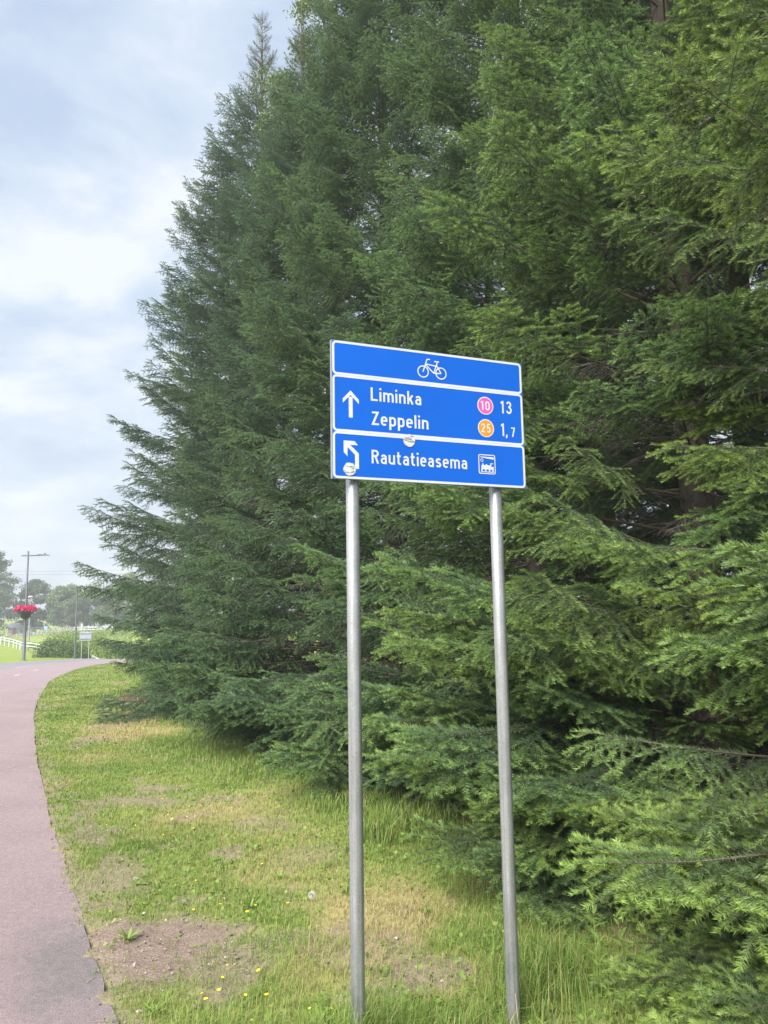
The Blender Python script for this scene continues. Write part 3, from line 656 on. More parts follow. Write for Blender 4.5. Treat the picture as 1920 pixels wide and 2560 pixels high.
def make_spruce(i, spec):
    x, y, H, R, count, row = spec; count = min(count, 290) if row == 0 else count; rg = random.Random(100 + i)
    z0 = float(gz([x], [y])[0])
    root = empty("spruce_tree", (x, y, z0)); tag(root, labels[i], "tree", "spruces in the row along the path")
    rb = 0.0115 * H; mb = MB(); n = 22; pts = []; rr = []
    for k in range(n + 1):
        t = k / n; pts.append((0.05 * math.sin(3 * t + i) * t, 0.05 * math.cos(2 * t + i) * t, -0.25 + (H + 0.25) * t)); rr.append(max(0.006, rb * (1 - t) ** 0.9 * (1 + 0.35 * math.exp(-t * 22))))
    mb.tube(pts, rr, 12); mb.build("trunk", m_bark, root, True)
    # branches in loose whorls
    h = 0.25 if row == 0 else 0.4; az = rg.uniform(0, 6.28); made = 0
    # whorl spacing follows from the count
    per = 5; spacing = (H - h) / (count / per)
    while h < H - 0.25:
        f = h / H
        for k in range(per):
            az = pick_az(az, rg, row, f); hh = h + rg.uniform(-0.5, 0.5) * spacing
            if hh < 0.15: hh = 0.15 + rg.random() * 0.2
            f = min(0.985, hh / H)
            r = R * min(1.0, (1 - f) * 1.12) ** 0.86
            if hh < 1.2: r *= 0.86 + 0.12 * hh
            if i in (0, 12) and hh < 2.2: r *= 0.84 + 0.073 * hh
            pitch = (2 + 32 * f ** 0.7 + rg.uniform(-12, 12)); ln = r * (rg.uniform(0.78, 1.0) if i == 0 else rg.uniform(0.66, 1.04)) / math.cos(R_(pitch))
            if i == 0 and f > 0.80: key = None; src = rg.choice(SPARSE); base = 0.9; ln = max(0.35, ln * 0.9); pitch += 14
            elif i == 1 and f > 0.86: key = None; src = rg.choice(SPARSE); base = 0.9; pitch += 12
            else:
                key = min(BR, key=lambda q: abs(math.log(q / max(ln, 0.3)))); base = key; src = rg.choice(BR[key])
                if hh < 3.2 and 1.6 < ln < 3.4 and rg.random() < 0.32: src = rg.choice(SHADE); base = 2.4
                elif i >= 3 and row == 0 and 1.3 < ln and rg.random() < (0.9 if i > 3 else 0.5): src = rg.choice(BROAD); base = 2.2
            sc = ln / base
            M = Matrix.Rotation(az, 4, 'Z') @ Matrix.Rotation(-R_(pitch), 4, 'Y') @ Matrix.Rotation(R_(rg.uniform(-14, 14)), 4, 'X')
            tip = Vector((x, y, hh)) + (M @ Vector((ln, 0, 0)))
            if hh < 4.6:                                     # keep the boughs off the sign and the way to it
                for _ in range(8):
                    if near_sign(tip) < 0.40 or tip.y < 2.3: sc *= 0.86; ln *= 0.86; tip = Vector((x, y, hh)) + (M @ Vector((ln, 0, 0)))
                if near_sign(tip) < 0.40: continue
            # boughs must not dig into the ground
            if tip.z < 0.22: M = Matrix.Rotation(az, 4, 'Z') @ Matrix.Rotation(-R_(pitch + 9), 4, 'Y')
            o = bpy.data.objects.new("branch", src); col.objects.link(o); o.parent = root; tone(o, i, hh, rg)
            o.matrix_local = Matrix.Translation((0, 0, hh)) @ M @ Matrix.Scale(sc, 4) @ Matrix.Scale(rg.choice((-1, 1)), 4, (0, 1, 0))
            made += 1
        h += spacing
    for k in range({0: 12, 1: 16, 2: 20, 3: 24, 4: 22, 5: 20}.get(i, 0)):          # low boughs sweeping over the verge
        hh = rg.uniform(0.15, 1.7 if i > 3 else 1.2); az = OPEN_AZ + rg.uniform(-1.0, 0.6); pitch = rg.uniform(-3, 12); ln = R * rg.uniform(0.8, 1.10) * (0.58 if i == 0 else 1)
        M = Matrix.Rotation(az, 4, 'Z') @ Matrix.Rotation(-R_(pitch), 4, 'Y') @ Matrix.Rotation(R_(rg.uniform(-14, 14)), 4, 'X'); tip = Vector((x, y, hh)) + (M @ Vector((ln, 0, 0)))
        if near_sign(tip) < 0.34 or tip.y < 2.0: continue
        o = bpy.data.objects.new("branch", rg.choice(BROAD if k % 5 else SHADE)); col.objects.link(o); o.parent = root; tone(o, i, hh, rg)
        o.matrix_local = Matrix.Translation((0, 0, hh)) @ M @ Matrix.Scale(ln / (2.2 if k % 5 else 2.4), 4) @ Matrix.Scale(rg.choice((-1, 1)), 4, (0, 1, 0))
    for k in range(14 if i == 4 else 12 if i == 5 else 0):
        hh = rg.uniform(0.18, 0.85); az = R_(rg.uniform(-152, -132) if i == 4 else rg.uniform(148, 186)); ln = rg.uniform(2.0, 2.5) if i == 4 else rg.uniform(1.4, 1.9); M = Matrix.Rotation(az, 4, 'Z') @ Matrix.Rotation(-R_(rg.uniform(-7, 3)), 4, 'Y') @ Matrix.Rotation(R_(rg.uniform(-14, 14)), 4, 'X')
        if near_sign(Vector((x, y, hh)) + (M @ Vector((ln, 0, 0)))) < 0.34: continue
        o = bpy.data.objects.new("branch", rg.choice(BROAD)); col.objects.link(o); o.parent = root; tone(o, i, hh, rg)
        o.matrix_local = Matrix.Translation((0, 0, hh)) @ M @ Matrix.Scale(ln / 2.2, 4) @ Matrix.Scale(rg.choice((-1, 1)), 4, (0, 1, 0))
    for k in range(9 if i == 5 else 0):
        hh = rg.uniform(0.10, 0.40); M = Matrix.Rotation(R_(rg.uniform(186, 203)), 4, 'Z') @ Matrix.Rotation(-R_(rg.uniform(-4, 2)), 4, 'Y') @ Matrix.Rotation(R_(rg.uniform(-14, 14)), 4, 'X'); ln = rg.uniform(1.75, 2.0)
        o = bpy.data.objects.new("branch", rg.choice(BROAD)); col.objects.link(o); o.parent = root; tone(o, i, hh, rg); o.matrix_local = Matrix.Translation((0, 0, hh)) @ M @ Matrix.Scale(ln / 2.2, 4)
    for k in range(20 if i == 5 else 0):                     # the lowest skirt of the nearest tree lies over the grass
        hh = rg.uniform(0.15, 0.65); az = R_(rg.uniform(165, 232)); ln = rg.uniform(1.35, 2.05); M = Matrix.Rotation(az, 4, 'Z') @ Matrix.Rotation(-R_(rg.uniform(-9, 1)), 4, 'Y') @ Matrix.Rotation(R_(rg.uniform(-14, 14)), 4, 'X')
        if near_sign(Vector((x, y, hh)) + (M @ Vector((ln, 0, 0)))) < 0.34: continue
        o = bpy.data.objects.new("branch", rg.choice(BROAD)); col.objects.link(o); o.parent = root; tone(o, i, hh, rg)
        o.matrix_local = Matrix.Translation((0, 0, hh)) @ M @ Matrix.Scale(ln / 2.2, 4) @ Matrix.Scale(rg.choice((-1, 1)), 4, (0, 1, 0))
    if True:
        for k in range(20 if row else 34 if i < 3 else 64):
            hh = rg.uniform(0.3, 4.2); az += 2.4; ln = R * rg.uniform(0.45, 0.8)
            M = Matrix.Rotation(az, 4, 'Z') @ Matrix.Rotation(-R_(rg.uniform(-12, 8)), 4, 'Y'); tip = Vector((x, y, hh)) + (M @ Vector((ln, 0, 0)))
            if near_sign(tip) < 0.5: continue
            o = bpy.data.objects.new("dead_branch", rg.choice(DEAD)); col.objects.link(o); o.parent = root
            o.matrix_local = Matrix.Translation((0, 0, hh)) @ M @ Matrix.Scale(ln / 1.8, 4)
for i, spec in enumerate(TREES): make_spruce(i, spec)
print("branch tris", {k: [len(m.polygons) for m in v] for k, v in BR.items()}, [len(m.polygons) for m in SHADE + DEAD + SPARSE])

# ------------------------------------------------------------------ birch behind the spruces
def leafcol(lo, hi):
    def f(nt):
        oi = attr(nt, 'tint'); return ramp(nt, oi, [(0.0, lo), (1.0, hi)])
    return f
def leaf_cloud(P, size, rs, tint=None, droop=0.3, asp=0.75):
    """one folded two-triangle leaf at every point"""
    n = len(P); d = norm(rs.normal(0, 1, (n, 3)) + np.array([0, 0, -droop])); s = norm(np.cross(d, rs.normal(0, 1, (n, 3)))); k = size * rs.uniform(0.7, 1.25, (n, 1))
    a = P; b_ = P + d * k * 0.5 + s * k * asp * 0.5; c = P + d * k; e = P + d * k * 0.5 - s * k * asp * 0.5
    V = np.stack([a, b_, c, e], 1).reshape(-1, 3); i = np.arange(n) * 4
    T = np.concatenate([np.stack([i, i + 1, i + 2], 1), np.stack([i, i + 2, i + 3], 1)])
    t = rs.rand(n) if tint is None else tint
    return V, T, np.repeat(t, 4)
m_birchleaf = leafy("birch_leaf", leafcol((0.10, 0.17, 0.055), (0.20, 0.27, 0.095)), 0.5, 0.35, 0.3)
m_birchbark, nt, b = new_mat("birch_bark")
st = nd(nt, 'ShaderNodeMapping', {'Vector': nd(nt, 'ShaderNodeTexCoord').outputs['Object'], 'Scale': (4, 4, 9)}).outputs[0]
nt.links.new(ramp(nt, noise(nt, 1.5, 5, 0.7, st), [(0.36, (0.06, 0.05, 0.045)), (0.46, (0.50, 0.47, 0.42)), (0.8, (0.62, 0.60, 0.56))]), b.inputs['Base Color']); b.inputs['Roughness'].default_value = 0.8
def make_birch(loc, H, R, n_limb, seed, label, base=0.3, group=None, per=95, size=0.05, mats=None):
    rs = np.random.RandomState(seed); root = empty("birch_tree", (loc[0], loc[1], float(gz([loc[0]], [loc[1]])[0]))); tag(root, label, "tree", group)
    tp = grow((0, 0, -0.2), (0, 0, 1), H + 0.2, 14, 0, 0, rs, 0.12); mb = MB(); mb.tube(tp, np.linspace(0.011 * H, 0.01, 15), 9); mb.build("trunk", (mats or (m_birchbark,))[0], root, True)
    lines, P = [], []
    for k in range(n_limb):
        f = base + (0.97 - base) * (k + rs.rand()) / n_limb; p0 = np.array([np.interp(f * H, tp[:, 2], tp[:, j]) for j in range(3)]); a = k * 2.4 + rs.uniform(-.4, .4)
        r = R * (1 - ((f - base) / (1 - base)) ** 1.6 * 0.85) * rs.uniform(0.7, 1.1)
        lp = grow(p0, norm(np.array([math.cos(a), math.sin(a), 0.75])), r * 1.25, 8, 0.35, -0.3, rs, 0.3); lines.append((lp, 0.012 + 0.012 * r, 0.004))
        for q in range(9):
            t = rs.uniform(0.25, 1); i0 = t * 7.99; p = lp[int(i0)] + (lp[int(i0) + 1] - lp[int(i0)]) * (i0 % 1)
            tw = grow(p, norm(np.array([math.cos(a + rs.uniform(-1.3, 1.3)), math.sin(a + rs.uniform(-1.3, 1.3)), rs.uniform(-0.2, 0.4)])), rs.uniform(0.4, 1.0), 6, 1.7, -0.9, rs, 0.3)
            lines.append((tw, 0.005, 0.002)); i1 = rs.uniform(0.3, 5.99, per // 1); ii_ = i1.astype(int); P.append(tw[ii_] + (tw[ii_ + 1] - tw[ii_]) * (i1 % 1)[:, None] + rs.normal(0, 0.07, (per, 3)))
    V, T = polytubes(lines, 4); LV, LT, tt = leaf_cloud(np.concatenate(P), size, rs)
    me = tri_mesh("crown", np.concatenate([V, LV]), np.concatenate([T, LT + len(V)]), [m_twig, (mats or (0, m_birchleaf))[1]], np.concatenate([np.zeros(len(T)), np.ones(len(LT))]), {'tint': np.concatenate([np.zeros(len(V)), tt])})
    link("crown", me, root); return root
make_birch((-1.15, 15.3), 18.5, 1.6, 40, 7, "pale green birch with hanging twigs showing between the spruce tops", 0.48, None, 85, 0.058)

# ------------------------------------------------------------------ verge plants
def gcol(nt):
    t = attr(nt, 'tint')
    c = ramp(nt, t, [(0.0, (0.090, 0.155, 0.034)), (0.35, (0.172, 0.270, 0.056)), (0.65, (0.272, 0.345, 0.090)), (0.85, (0.34, 0.30, 0.14)), (1.0, (0.42, 0.355, 0.21))])
    return c
m_grass = leafy("grass_blade", gcol, 0.6, 0.35, 0.25)
def blades(P, hgt, wid, lean, tint, rs):
    n = len(P); a = rs.uniform(0, 2 * np.pi, n); d = np.stack([np.cos(a), np.sin(a), np.zeros(n)], 1); s = np.stack([-d[:, 1], d[:, 0], np.zeros(n)], 1)
    h = hgt[:, None]; w = wid[:, None]; le = lean[:, None]; up = np.array([0, 0, 1.0])
    m_ = P + d * le * h * 0.3 + up * h * 0.6; t_ = P + d * le * h + up * h * np.sqrt(np.clip(1 - le ** 2 * 0.7, 0.05, 1))
    V = np.stack([P - s * w / 2, P + s * w / 2, m_ - s * w * 0.4, m_ + s * w * 0.4, t_], 1).reshape(-1, 3); i = np.arange(n) * 5
    T = np.concatenate([np.stack([i, i + 1, i + 3], 1), np.stack([i, i + 3, i + 2], 1), np.stack([i + 2, i + 3, i + 4], 1)])
    return V, T, np.repeat(tint, 5)
rs = np.random.RandomState(3); VV, TT, AA, off = [], [], [], 0
TUFT = [(-0.16, 3.02, 0.16, 0.30), (-0.05, 3.12, 0.12, 0.26), (-0.25, 2.95, 0.18, 0.24), (0.52, 3.38, 0.12, 0.12), (0.60, 3.55, 0.22, 0.20), (0.72, 3.75, 0.25, 0.20), (-0.72, 3.12, 0.16, 0.17), (0.25, 3.1, 0.3, 0.14), (-0.5, 3.05, 0.2, 0.14), (-0.35, 6.9, 0.45, 0.14), (0.1, 6.4, 0.4, 0.16), (-1.3, 8.4, 0.6, 0.11), (-1.9, 9.4, 0.7, 0.11), (-2.6, 10.2, 0.7, 0.10), (-0.05, 5.9, 0.25, 0.22)]
for (y0, y1, den, w) in ((2.2, 4.2, 15000, 0.0030), (4.2, 6.5, 9000, 0.0036), (6.5, 10, 5200, 0.0048), (10, 16, 2600, 0.0075), (16, 36, 800, 0.016)):
    xl = float(np.interp(y1, PE[:, 1], PE[:, 0])) ; xr = 2.4 if y0 < 7 else (1.0 if y0 < 10 else -1.5 if y0 < 16 else -5.0)
    n = int((xr - xl) * (y1 - y0) * den); x = rs.uniform(xl, xr, n); y = rs.uniform(y0, y1, n); pd = path_d(x, y)
    so = soil_mask(x, y, pd); dr = dry_mask(x, y); sh = under_trees(x, y)
    keep = (pd > -0.045) & (rs.rand(n) < (1 - 0.97 * so) * (1 - 0.6 * dr * (y < 9)) * (1 - 0.93 * sh) * (0.25 + 1.1 * fbm(x, y, 2.6, 3, 11)))
    x, y, pd, so, dr, sh = (q[keep] for q in (x, y, pd, so, dr, sh)); n = len(x)
    rim = sstep(0.02, 0.35, sh) * (1 - sstep(0.5, 0.9, sh)) * (0.25 + 0.75 * sstep(4.5, 7, y))               # rank grass where the mower stops at the boughs
    h = rs.uniform(0.018, 0.05, n) * (0.7 + 0.8 * fbm(x, y, 1.2, 3, 4)) + rim * rs.uniform(0.01, 0.09, n)
    tn = np.clip(0.44 + (fbm(x, y, 1.5, 4, 9) - 0.5) * 0.9 + 0.45 * dr + rs.normal(0, 0.10, n) - 0.30 * rim, 0, 1)
    tn = np.where(rs.rand(n) < 0.08 + 0.25 * dr, rs.uniform(0.75, 1, n), tn)
    v, t, a = blades(np.stack([x, y, gz(x, y, pd) - 0.004], 1), h, np.full(n, w) * rs.uniform(0.6, 1.3, n), rs.uniform(0.15, 0.95, n), tn, rs)
    VV.append(v); TT.append(t + off); AA.append(a); off += len(v)
for (tx, ty, r, hh) in TUFT:
    n = int(2600 * r * (1 + 2 * r)); q = rs.normal(0, r * 0.5, (n, 2)); x = tx + q[:, 0]; y = ty + q[:, 1]
    v, t, a = blades(np.stack([x, y, gz(x, y) - 0.005], 1), hh * rs.uniform(0.15, 1.1, n) ** 1.2, np.full(n, 0.0034 if ty < 5 else 0.006), rs.uniform(0.1, 0.9, n), np.clip(rs.normal(0.36, 0.17, n) + (rs.rand(n) < 0.14) * 0.45, 0, 1), rs)
    VV.append(v); TT.append(t + off); AA.append(a); off += len(v)
kind(link("verge_grass", tri_mesh("verge_grass", np.concatenate(VV), np.concatenate(TT), [m_grass], None, {'tint': np.concatenate(AA)})), 'stuff', "short patchy mown grass on the verge")
print("grass tris", sum(len(t) for t in TT))
# dead straw, needles and grit lying about
n = 15000; y = 2.4 + 9 * rs.rand(n) ** 1.6; x = rs.uniform(-4.8, 1.8, n); pd = path_d(x, y); k = (pd > -0.05) & (rs.rand(n) < 0.25 + 0.8 * np.maximum(dry_mask(x, y), 0.6 * soil_mask(x, y, pd))); x, y, pd = x[k], y[k], pd[k]; n = len(x)
a = rs.uniform(0, 6.28, n); l = rs.uniform(0.015, 0.06, n); P = np.stack([x, y, np.maximum(gz(x, y, pd), 0.006 * (pd < 0.03)) + 0.004 + 0.01 * rs.rand(n)], 1); d = np.stack([np.cos(a), np.sin(a), rs.normal(0, 0.12, n)], 1) * l[:, None]; s = np.stack([-np.sin(a), np.cos(a), np.zeros(n)], 1) * 0.0013
V = np.stack([P - s, P + s, P + d + s, P + d - s], 1).reshape(-1, 3); i = np.arange(n) * 4
kind(link("dead_straw", tri_mesh("dead_straw", V, np.concatenate([np.stack([i, i + 1, i + 2], 1), np.stack([i, i + 2, i + 3], 1)]), [m_grass], None, {'tint': np.repeat(rs.uniform(0.78, 1.0, n), 4)})), 'stuff', "dead straw and needles lying on the verge")
# clover and plantain leaves creeping between the grass
n = 30000; y = 2.4 + 11 * rs.rand(n) ** 1.5; x = rs.uniform(-6.2, 1.2, n); pd = path_d(x, y)
k = (pd > 0.02) & (fbm(x, y, 1.9, 3, 21) > 0.46) & (rs.rand(n) < 1 - 0.93 * blobs(x, y, SOIL)) & (rs.rand(n) < 1 - 0.7 * dry_mask(x, y)) & (under_trees(x, y) < 0.3); x, y, pd = x[k], y[k], pd[k]
P = np.stack([x, y, gz(x, y, pd) + rs.uniform(0.004, 0.03, len(x))], 1)
v, t, a = leaf_cloud(P, 0.026, rs, rs.uniform(0.12, 0.62, len(x)), -0.2, 0.85); kind(link("creeping_weeds", tri_mesh("creeping_weeds", v, t, [m_grass], None, {'tint': a})), 'stuff', "small round weed leaves creeping through the grass")

# crumbs of soil and grit
n = 16000; y = 2.4 + 8 * rs.rand(n) ** 1.4; x = rs.uniform(-4.6, 1.4, n); pd = path_d(x, y); k = (pd > -0.09) & (rs.rand(n) < 0.04 + 0.96 * soil_mask(x, y, pd)); x, y, pd = x[k], y[k], pd[k]; n = len(x)
c0 = np.stack([x, y, np.maximum(gz(x, y, pd), 0.004 * (pd < 0.02)) + 0.001], 1); sz = rs.uniform(0.002, 0.0075, n)[:, None] * np.where(rs.rand(n) < 0.05, 2.2, 1.0)[:, None]
oc = np.array([[1, 0, 0], [0, 1, 0], [-1, 0, 0], [0, -1, 0], [0, 0, 0.8], [0, 0, -0.8]], float); V = (c0[:, None] + sz[:, None] * (oc[None] * rs.uniform(0.6, 1.3, (n, 6, 1)) + rs.normal(0, 0.15, (n, 6, 3)))).reshape(-1, 3)
ft = np.array([[0, 1, 4], [1, 2, 4], [2, 3, 4], [3, 0, 4], [1, 0, 5], [2, 1, 5], [3, 2, 5], [0, 3, 5]]); T = (np.arange(n)[:, None, None] * 6 + ft[None]).reshape(-1, 3)
m_crumb, nt, b = new_mat("soil_crumb"); nt.links.new(ramp(nt, attr(nt, 'tint'), [(0.0, (0.10, 0.075, 0.062)), (0.6, (0.22, 0.175, 0.15)), (0.92, (0.34, 0.30, 0.27)), (1.0, (0.46, 0.45, 0.44))]), b.inputs['Base Color']); b.inputs['Roughness'].default_value = 0.95
kind(link("soil_crumbs", tri_mesh("soil_crumbs", V, T, [m_crumb], None, {'tint': np.repeat(rs.rand(n), 6)})), 'stuff', "crumbs of dry soil and grit on the bare patches")
m_weed = leafy("weed_leaf", leafcol((0.13, 0.22, 0.045), (0.24, 0.34, 0.07)), 0.55, 0.3, 0.3)
m_petal = plain("yellow_petal", (0.80, 0.60, 0.02), 0.6, 0, 0.05)
m_stem = plain("green_stem", (0.16, 0.22, 0.06), 0.7, 0, 0.1)
def leaf_blade(base, d, L, w, rs, seg=4, curl=0.5):
    d = np.array(d, float); pts = grow(base, d, L, seg, curl, -0.3, rs, 0.1); s = norm(np.cross([0, 0, 1.0], norm(d))); V = []
    for k, p in enumerate(pts):
        t = k / seg; ww = w * (math.sin(math.pi * min(1, 0.12 + 0.88 * t)) ** 0.7) * 0.5 + 0.0008; V += [p - s * ww, p + s * ww]
    return np.array(V), [(2 * k, 2 * k + 1, 2 * k + 3, 2 * k + 2) for k in range(seg)]
def rosette(seed, nl, L, w, el):
    rs = np.random.RandomState(seed); mb = MB()
    for k in range(nl):
        a = 2.4 * k + rs.uniform(-.3, .3); e_ = R_(rs.uniform(*el)); v, f = leaf_blade((0, 0, 0), (math.cos(a) * math.cos(e_), math.sin(a) * math.cos(e_), math.sin(e_)), L * rs.uniform(0.6, 1.1), w, rs); mb.add(v, f)
    return mb
def upright(seed, H, nl, L, w):
    rs = np.random.RandomState(seed); mb = MB(); st_ = grow((0, 0, 0), (0.05, 0, 1), H, 6, 0, 0, rs, 0.1); 
    for k in range(nl):
        f = 0.15 + 0.85 * k / nl; p = np.array([np.interp(f * H, st_[:, 2], st_[:, j]) for j in range(3)]); a = 2.4 * k; e_ = R_(20 + 45 * f)
        v, q = leaf_blade(p, (math.cos(a) * math.cos(e_), math.sin(a) * math.cos(e_), math.sin(e_)), L * (1.1 - 0.5 * f), w, rs, 4, 0.8); mb.add(v, q)
    return mb, st_
def const_attr(me, name, rs):
    at = me.attributes.new(name, 'FLOAT', 'POINT'); at.data.foreach_set('value', rs.rand(len(me.vertices)).astype(np.float32) * 0.5 + 0.25)
protos = []
for k, (nl, L, w, el_) in enumerate(((13, 0.055, 0.017, (10, 40)), (10, 0.045, 0.024, (8, 30)), (14, 0.08, 0.011, (30, 70)))):
    r = empty("rosette_weed", (0, 0, 0)); lf = rosette(50 + k, nl, L, w, el_).build("leaves", m_weed, r); const_attr(lf.data, 'tint', rs); protos.append(r)
WS = [(-0.63, 3.95, 0), (-1.35, 4.15, 2), (-0.98, 4.1, 1), (-0.75, 3.35, 1), (-0.9, 3.3, 0), (-0.55, 3.4, 1), (-0.6, 3.62, 0), (-1.45, 4.75, 1), (-1.55, 4.95, 0), (-1.6, 5.1, 1), (-1.05, 4.68, 0), (-0.9, 4.62, 1), (-0.8, 4.6, 2), (-1.75, 5.35, 1), (-1.85, 5.6, 0), (-0.7, 5.1, 2), (-0.25, 4.75, 2), (0.05, 4.85, 1), (0.2, 4.5, 2), (-0.3, 3.35, 2), (0.1, 3.3, 1), (-1.2, 5.45, 0), (-0.95, 5.6, 2), (-2.1, 6.3, 0), (-1.3, 5.9, 1), (0.45, 3.95, 0), (0.62, 4.1, 2), (-0.45, 4.4, 1), (-1.0, 3.42, 2)]
for n_, (x, y, k) in enumerate(WS):
    o = copy_tree(protos[k]); o.location = (x, y, float(gz([x], [y])[0]) - 0.004); o.rotation_euler = (0, 0, n_ * 1.7); s = 0.8 + 0.5 * ((n_ * 0.618) % 1); o.scale = (s, s, s)
    tag(o, ("low leafy rosette weed in the grass beside the path", "flat broad leaved rosette weed in the grass beside the path", "narrow leaved tufted weed in the grass beside the path")[k], "weed", ("leafy rosette weeds", "broad leaved rosette weeds", "narrow leaved weeds")[k])
for r in protos:
    for ch in list(r.children): bpy.data.objects.remove(ch)
    bpy.data.objects.remove(r)
tall = []
for k in range(2):
    r = empty("upright_weed"); mb, st_ = upright(70 + k, 0.34, 15, 0.085, 0.017); lf = mb.build("leaves", m_weed, r); const_attr(lf.data, 'tint', rs); MB().tube(st_, np.linspace(0.0035, 0.0015, 7), 5).build("stem", m_stem, r); tall.append(r)
for n_, (x, y, s) in enumerate(((-1.0, 7.05, 1.1), (-0.85, 6.75, 0.9), (-0.78, 7.2, 0.8), (-0.95, 6.6, 0.7), (-0.3, 5.55, 0.8), (0.35, 4.75, 0.85), (0.42, 4.65, 0.7), (0.95, 3.75, 1.0), (1.05, 3.62, 0.9), (0.9, 3.5, 0.8), (1.2, 3.45, 0.8), (-0.42, 5.2, 0.6), (0.3, 5.0, 0.6))):
    o = copy_tree(tall[n_ % 2]); o.location = (x, y, float(gz([x], [y])[0]) - 0.005); o.rotation_euler = (0.1 * math.sin(n_), 0.1 * math.cos(n_), n_ * 2.1); o.scale = (s, s, s)
    tag(o, "upright weed with narrow green leaves up its stem near the spruce boughs", "weed", "upright weeds by the boughs")
for r in tall:
    for ch in list(r.children): bpy.data.objects.remove(ch)
    bpy.data.objects.remove(r)
# yellow flowers
fl = empty("yellow_flower"); mb = MB()
MB().tube([(0, 0, 0), (0.004, 0.002, 0.03), (0.006, 0.0, 0.06)], [0.0012, 0.001, 0.001], 4).build("stem", m_stem, fl)
for k in range(6):
    a = k * math.pi / 3; c_, s_ = math.cos(a), math.sin(a); p = np.array([0.006, 0, 0.06])
    mb.add([p, p + [0.008 * c_ - 0.006 * s_, 0.008 * s_ + 0.006 * c_, 0.004], p + [0.014 * c_, 0.014 * s_, 0.007], p + [0.008 * c_ + 0.006 * s_, 0.008 * s_ - 0.006 * c_, 0.004]], [(0, 3, 2, 1)])
mb.lathe([(0.005, 0.0605), (0.004, 0.064), (0.0005, 0.066)], 8, 0, (0.006, 0, 0)); mb.build("petals", m_petal, fl)
rgf = random.Random(12); FS = []
for cx, cy, sx, sy, n_ in ((-1.95, 6.35, 0.35, 0.35, 12), (-2.2, 6.9, 0.4, 0.4, 4), (-1.6, 6.0, 0.3, 0.3, 3), (-2.9, 8.5, 0.4, 0.8, 4), (-0.72, 3.75, 0.14, 0.12, 4), (-0.85, 4.5, 0.25, 0.1, 4), (-0.66, 3.45, 0.2, 0.15, 4), (-1.1, 7.9, 0.5, 0.5, 3), (-0.35, 3.35, 0.15, 0.15, 3), (0.12, 3.12, 0.05, 0.05, 1), (-1.1, 4.9, 0.4, 0.3, 3)):
    for _ in range(n_): FS.append((cx + rgf.gauss(0, sx * 0.6), cy + rgf.gauss(0, sy * 0.6)))
pdf = path_d([p[0] for p in FS], [p[1] for p in FS]); first = True
for (x, y), pdv in zip(FS, pdf):
    if pdv < 0.1: continue
    o = fl if first else copy_tree(fl); first = False
    o.location = (x, y, float(gz([x], [y])[0]) - 0.006); s = rgf.uniform(0.5, 0.85); o.scale = (s, s, s); o.rotation_euler = (rgf.uniform(-.3, .3), rgf.uniform(-.3, .3), rgf.uniform(0, 6))
    tag(o, "tiny yellow wildflower on a short stem in the verge grass", "flower", "yellow wildflowers in the verge")
# dandelion clock
dn = empty("dandelion", (-0.4, 3.9, float(gz([-0.4], [3.9])[0]) - 0.005)); tag(dn, "single dandelion clock with a white seed head on a tall pale stem", "dandelion")
rs2 = np.random.RandomState(8); dst = grow((0, 0, 0), (0.08, -0.05, 1), 0.30, 8, -0.02, 0, rs2, 0.12)
MB().tube(dst, np.linspace(0.0028, 0.0022, 9), 6).build("stem", plain("dandelion_stem", (0.34, 0.27, 0.15), 0.6), dn)
m_fluff = leafy("dandelion_fluff", lambda nt: ramp(nt, noise(nt, 30), [(0.3, (0.62, 0.60, 0.56)), (0.7, (0.74, 0.72, 0.68))]), 0.8, 0.4, 0.1)
D = norm(rs2.normal(0, 1, (170, 3))); top = dst[-1] + np.array([0, 0, 0.004]); mb = MB()
for d in D:
    u = norm(np.cross(d, [0.3, 0.2, 0.9])); w = np.cross(d, u); e0 = top + d * 0.014
    for k in range(5):
        a = k * 1.2566; q = u * math.cos(a) + w * math.sin(a); tip = top + d * 0.0215 + q * 0.0065; pr = np.cross(d, q) * 0.0005
        mb.add([e0 - pr, e0 + pr, tip], [(0, 1, 2)])
    mb.add([top - u * 0.0003, top + u * 0.0003, e0], [(0, 1, 2)])
mb.build("seed_head", m_fluff, dn); MB().lathe([(0.0005, -0.004), (0.0045, -0.002), (0.005, 0.002), (0.0005, 0.005)], 8, 0, tuple(top)).build("seed_core", plain("seed_core", (0.16, 0.12, 0.08)), dn)

# ------------------------------------------------------------------ beyond the bend
def G1(x, y): return float(gz([x], [y])[0])
m_pole = plain("dark_lamp_paint", (0.075, 0.082, 0.100), 0.5, 0.1, 0.1, 8)
m_lgrey = plain("light_grey_pole", (0.30, 0.33, 0.34), 0.5, 0.3, 0.1, 8)
m_rail = plain("white_rail_paint", (0.50, 0.51, 0.54), 0.5, 0, 0.06, 3)
m_black = plain("black_planter", (0.028, 0.030, 0.042), 0.5, 0, 0.1, 8)
m_lens = plain("lamp_lens", (0.55, 0.56, 0.55), 0.3, 0, 0.05)
lx, ly = -19.83, 42.2; lz = G1(lx, ly)
lamp = empty("street_lamp", (lx, ly, lz)); tag(lamp, "tall dark street lamp with a side arm, carrying a flower basket", "street lamp")
hh = 5.29 - lz
MB().lathe([(0.16, -0.1), (0.16, 0.03), (0.085, 0.05), (0.085, 1.9), (0.055, 2.0), (0.042, hh), (0.005, hh + 0.01)], 14).build("pole", m_pole, lamp, True)
MB().tube([(-0.36, 0, hh - 0.24), (0.05, 0, hh - 0.24), (0.7, 0, hh - 0.24)], [0.035, 0.04, 0.035], 8).build("arm", m_pole, lamp)
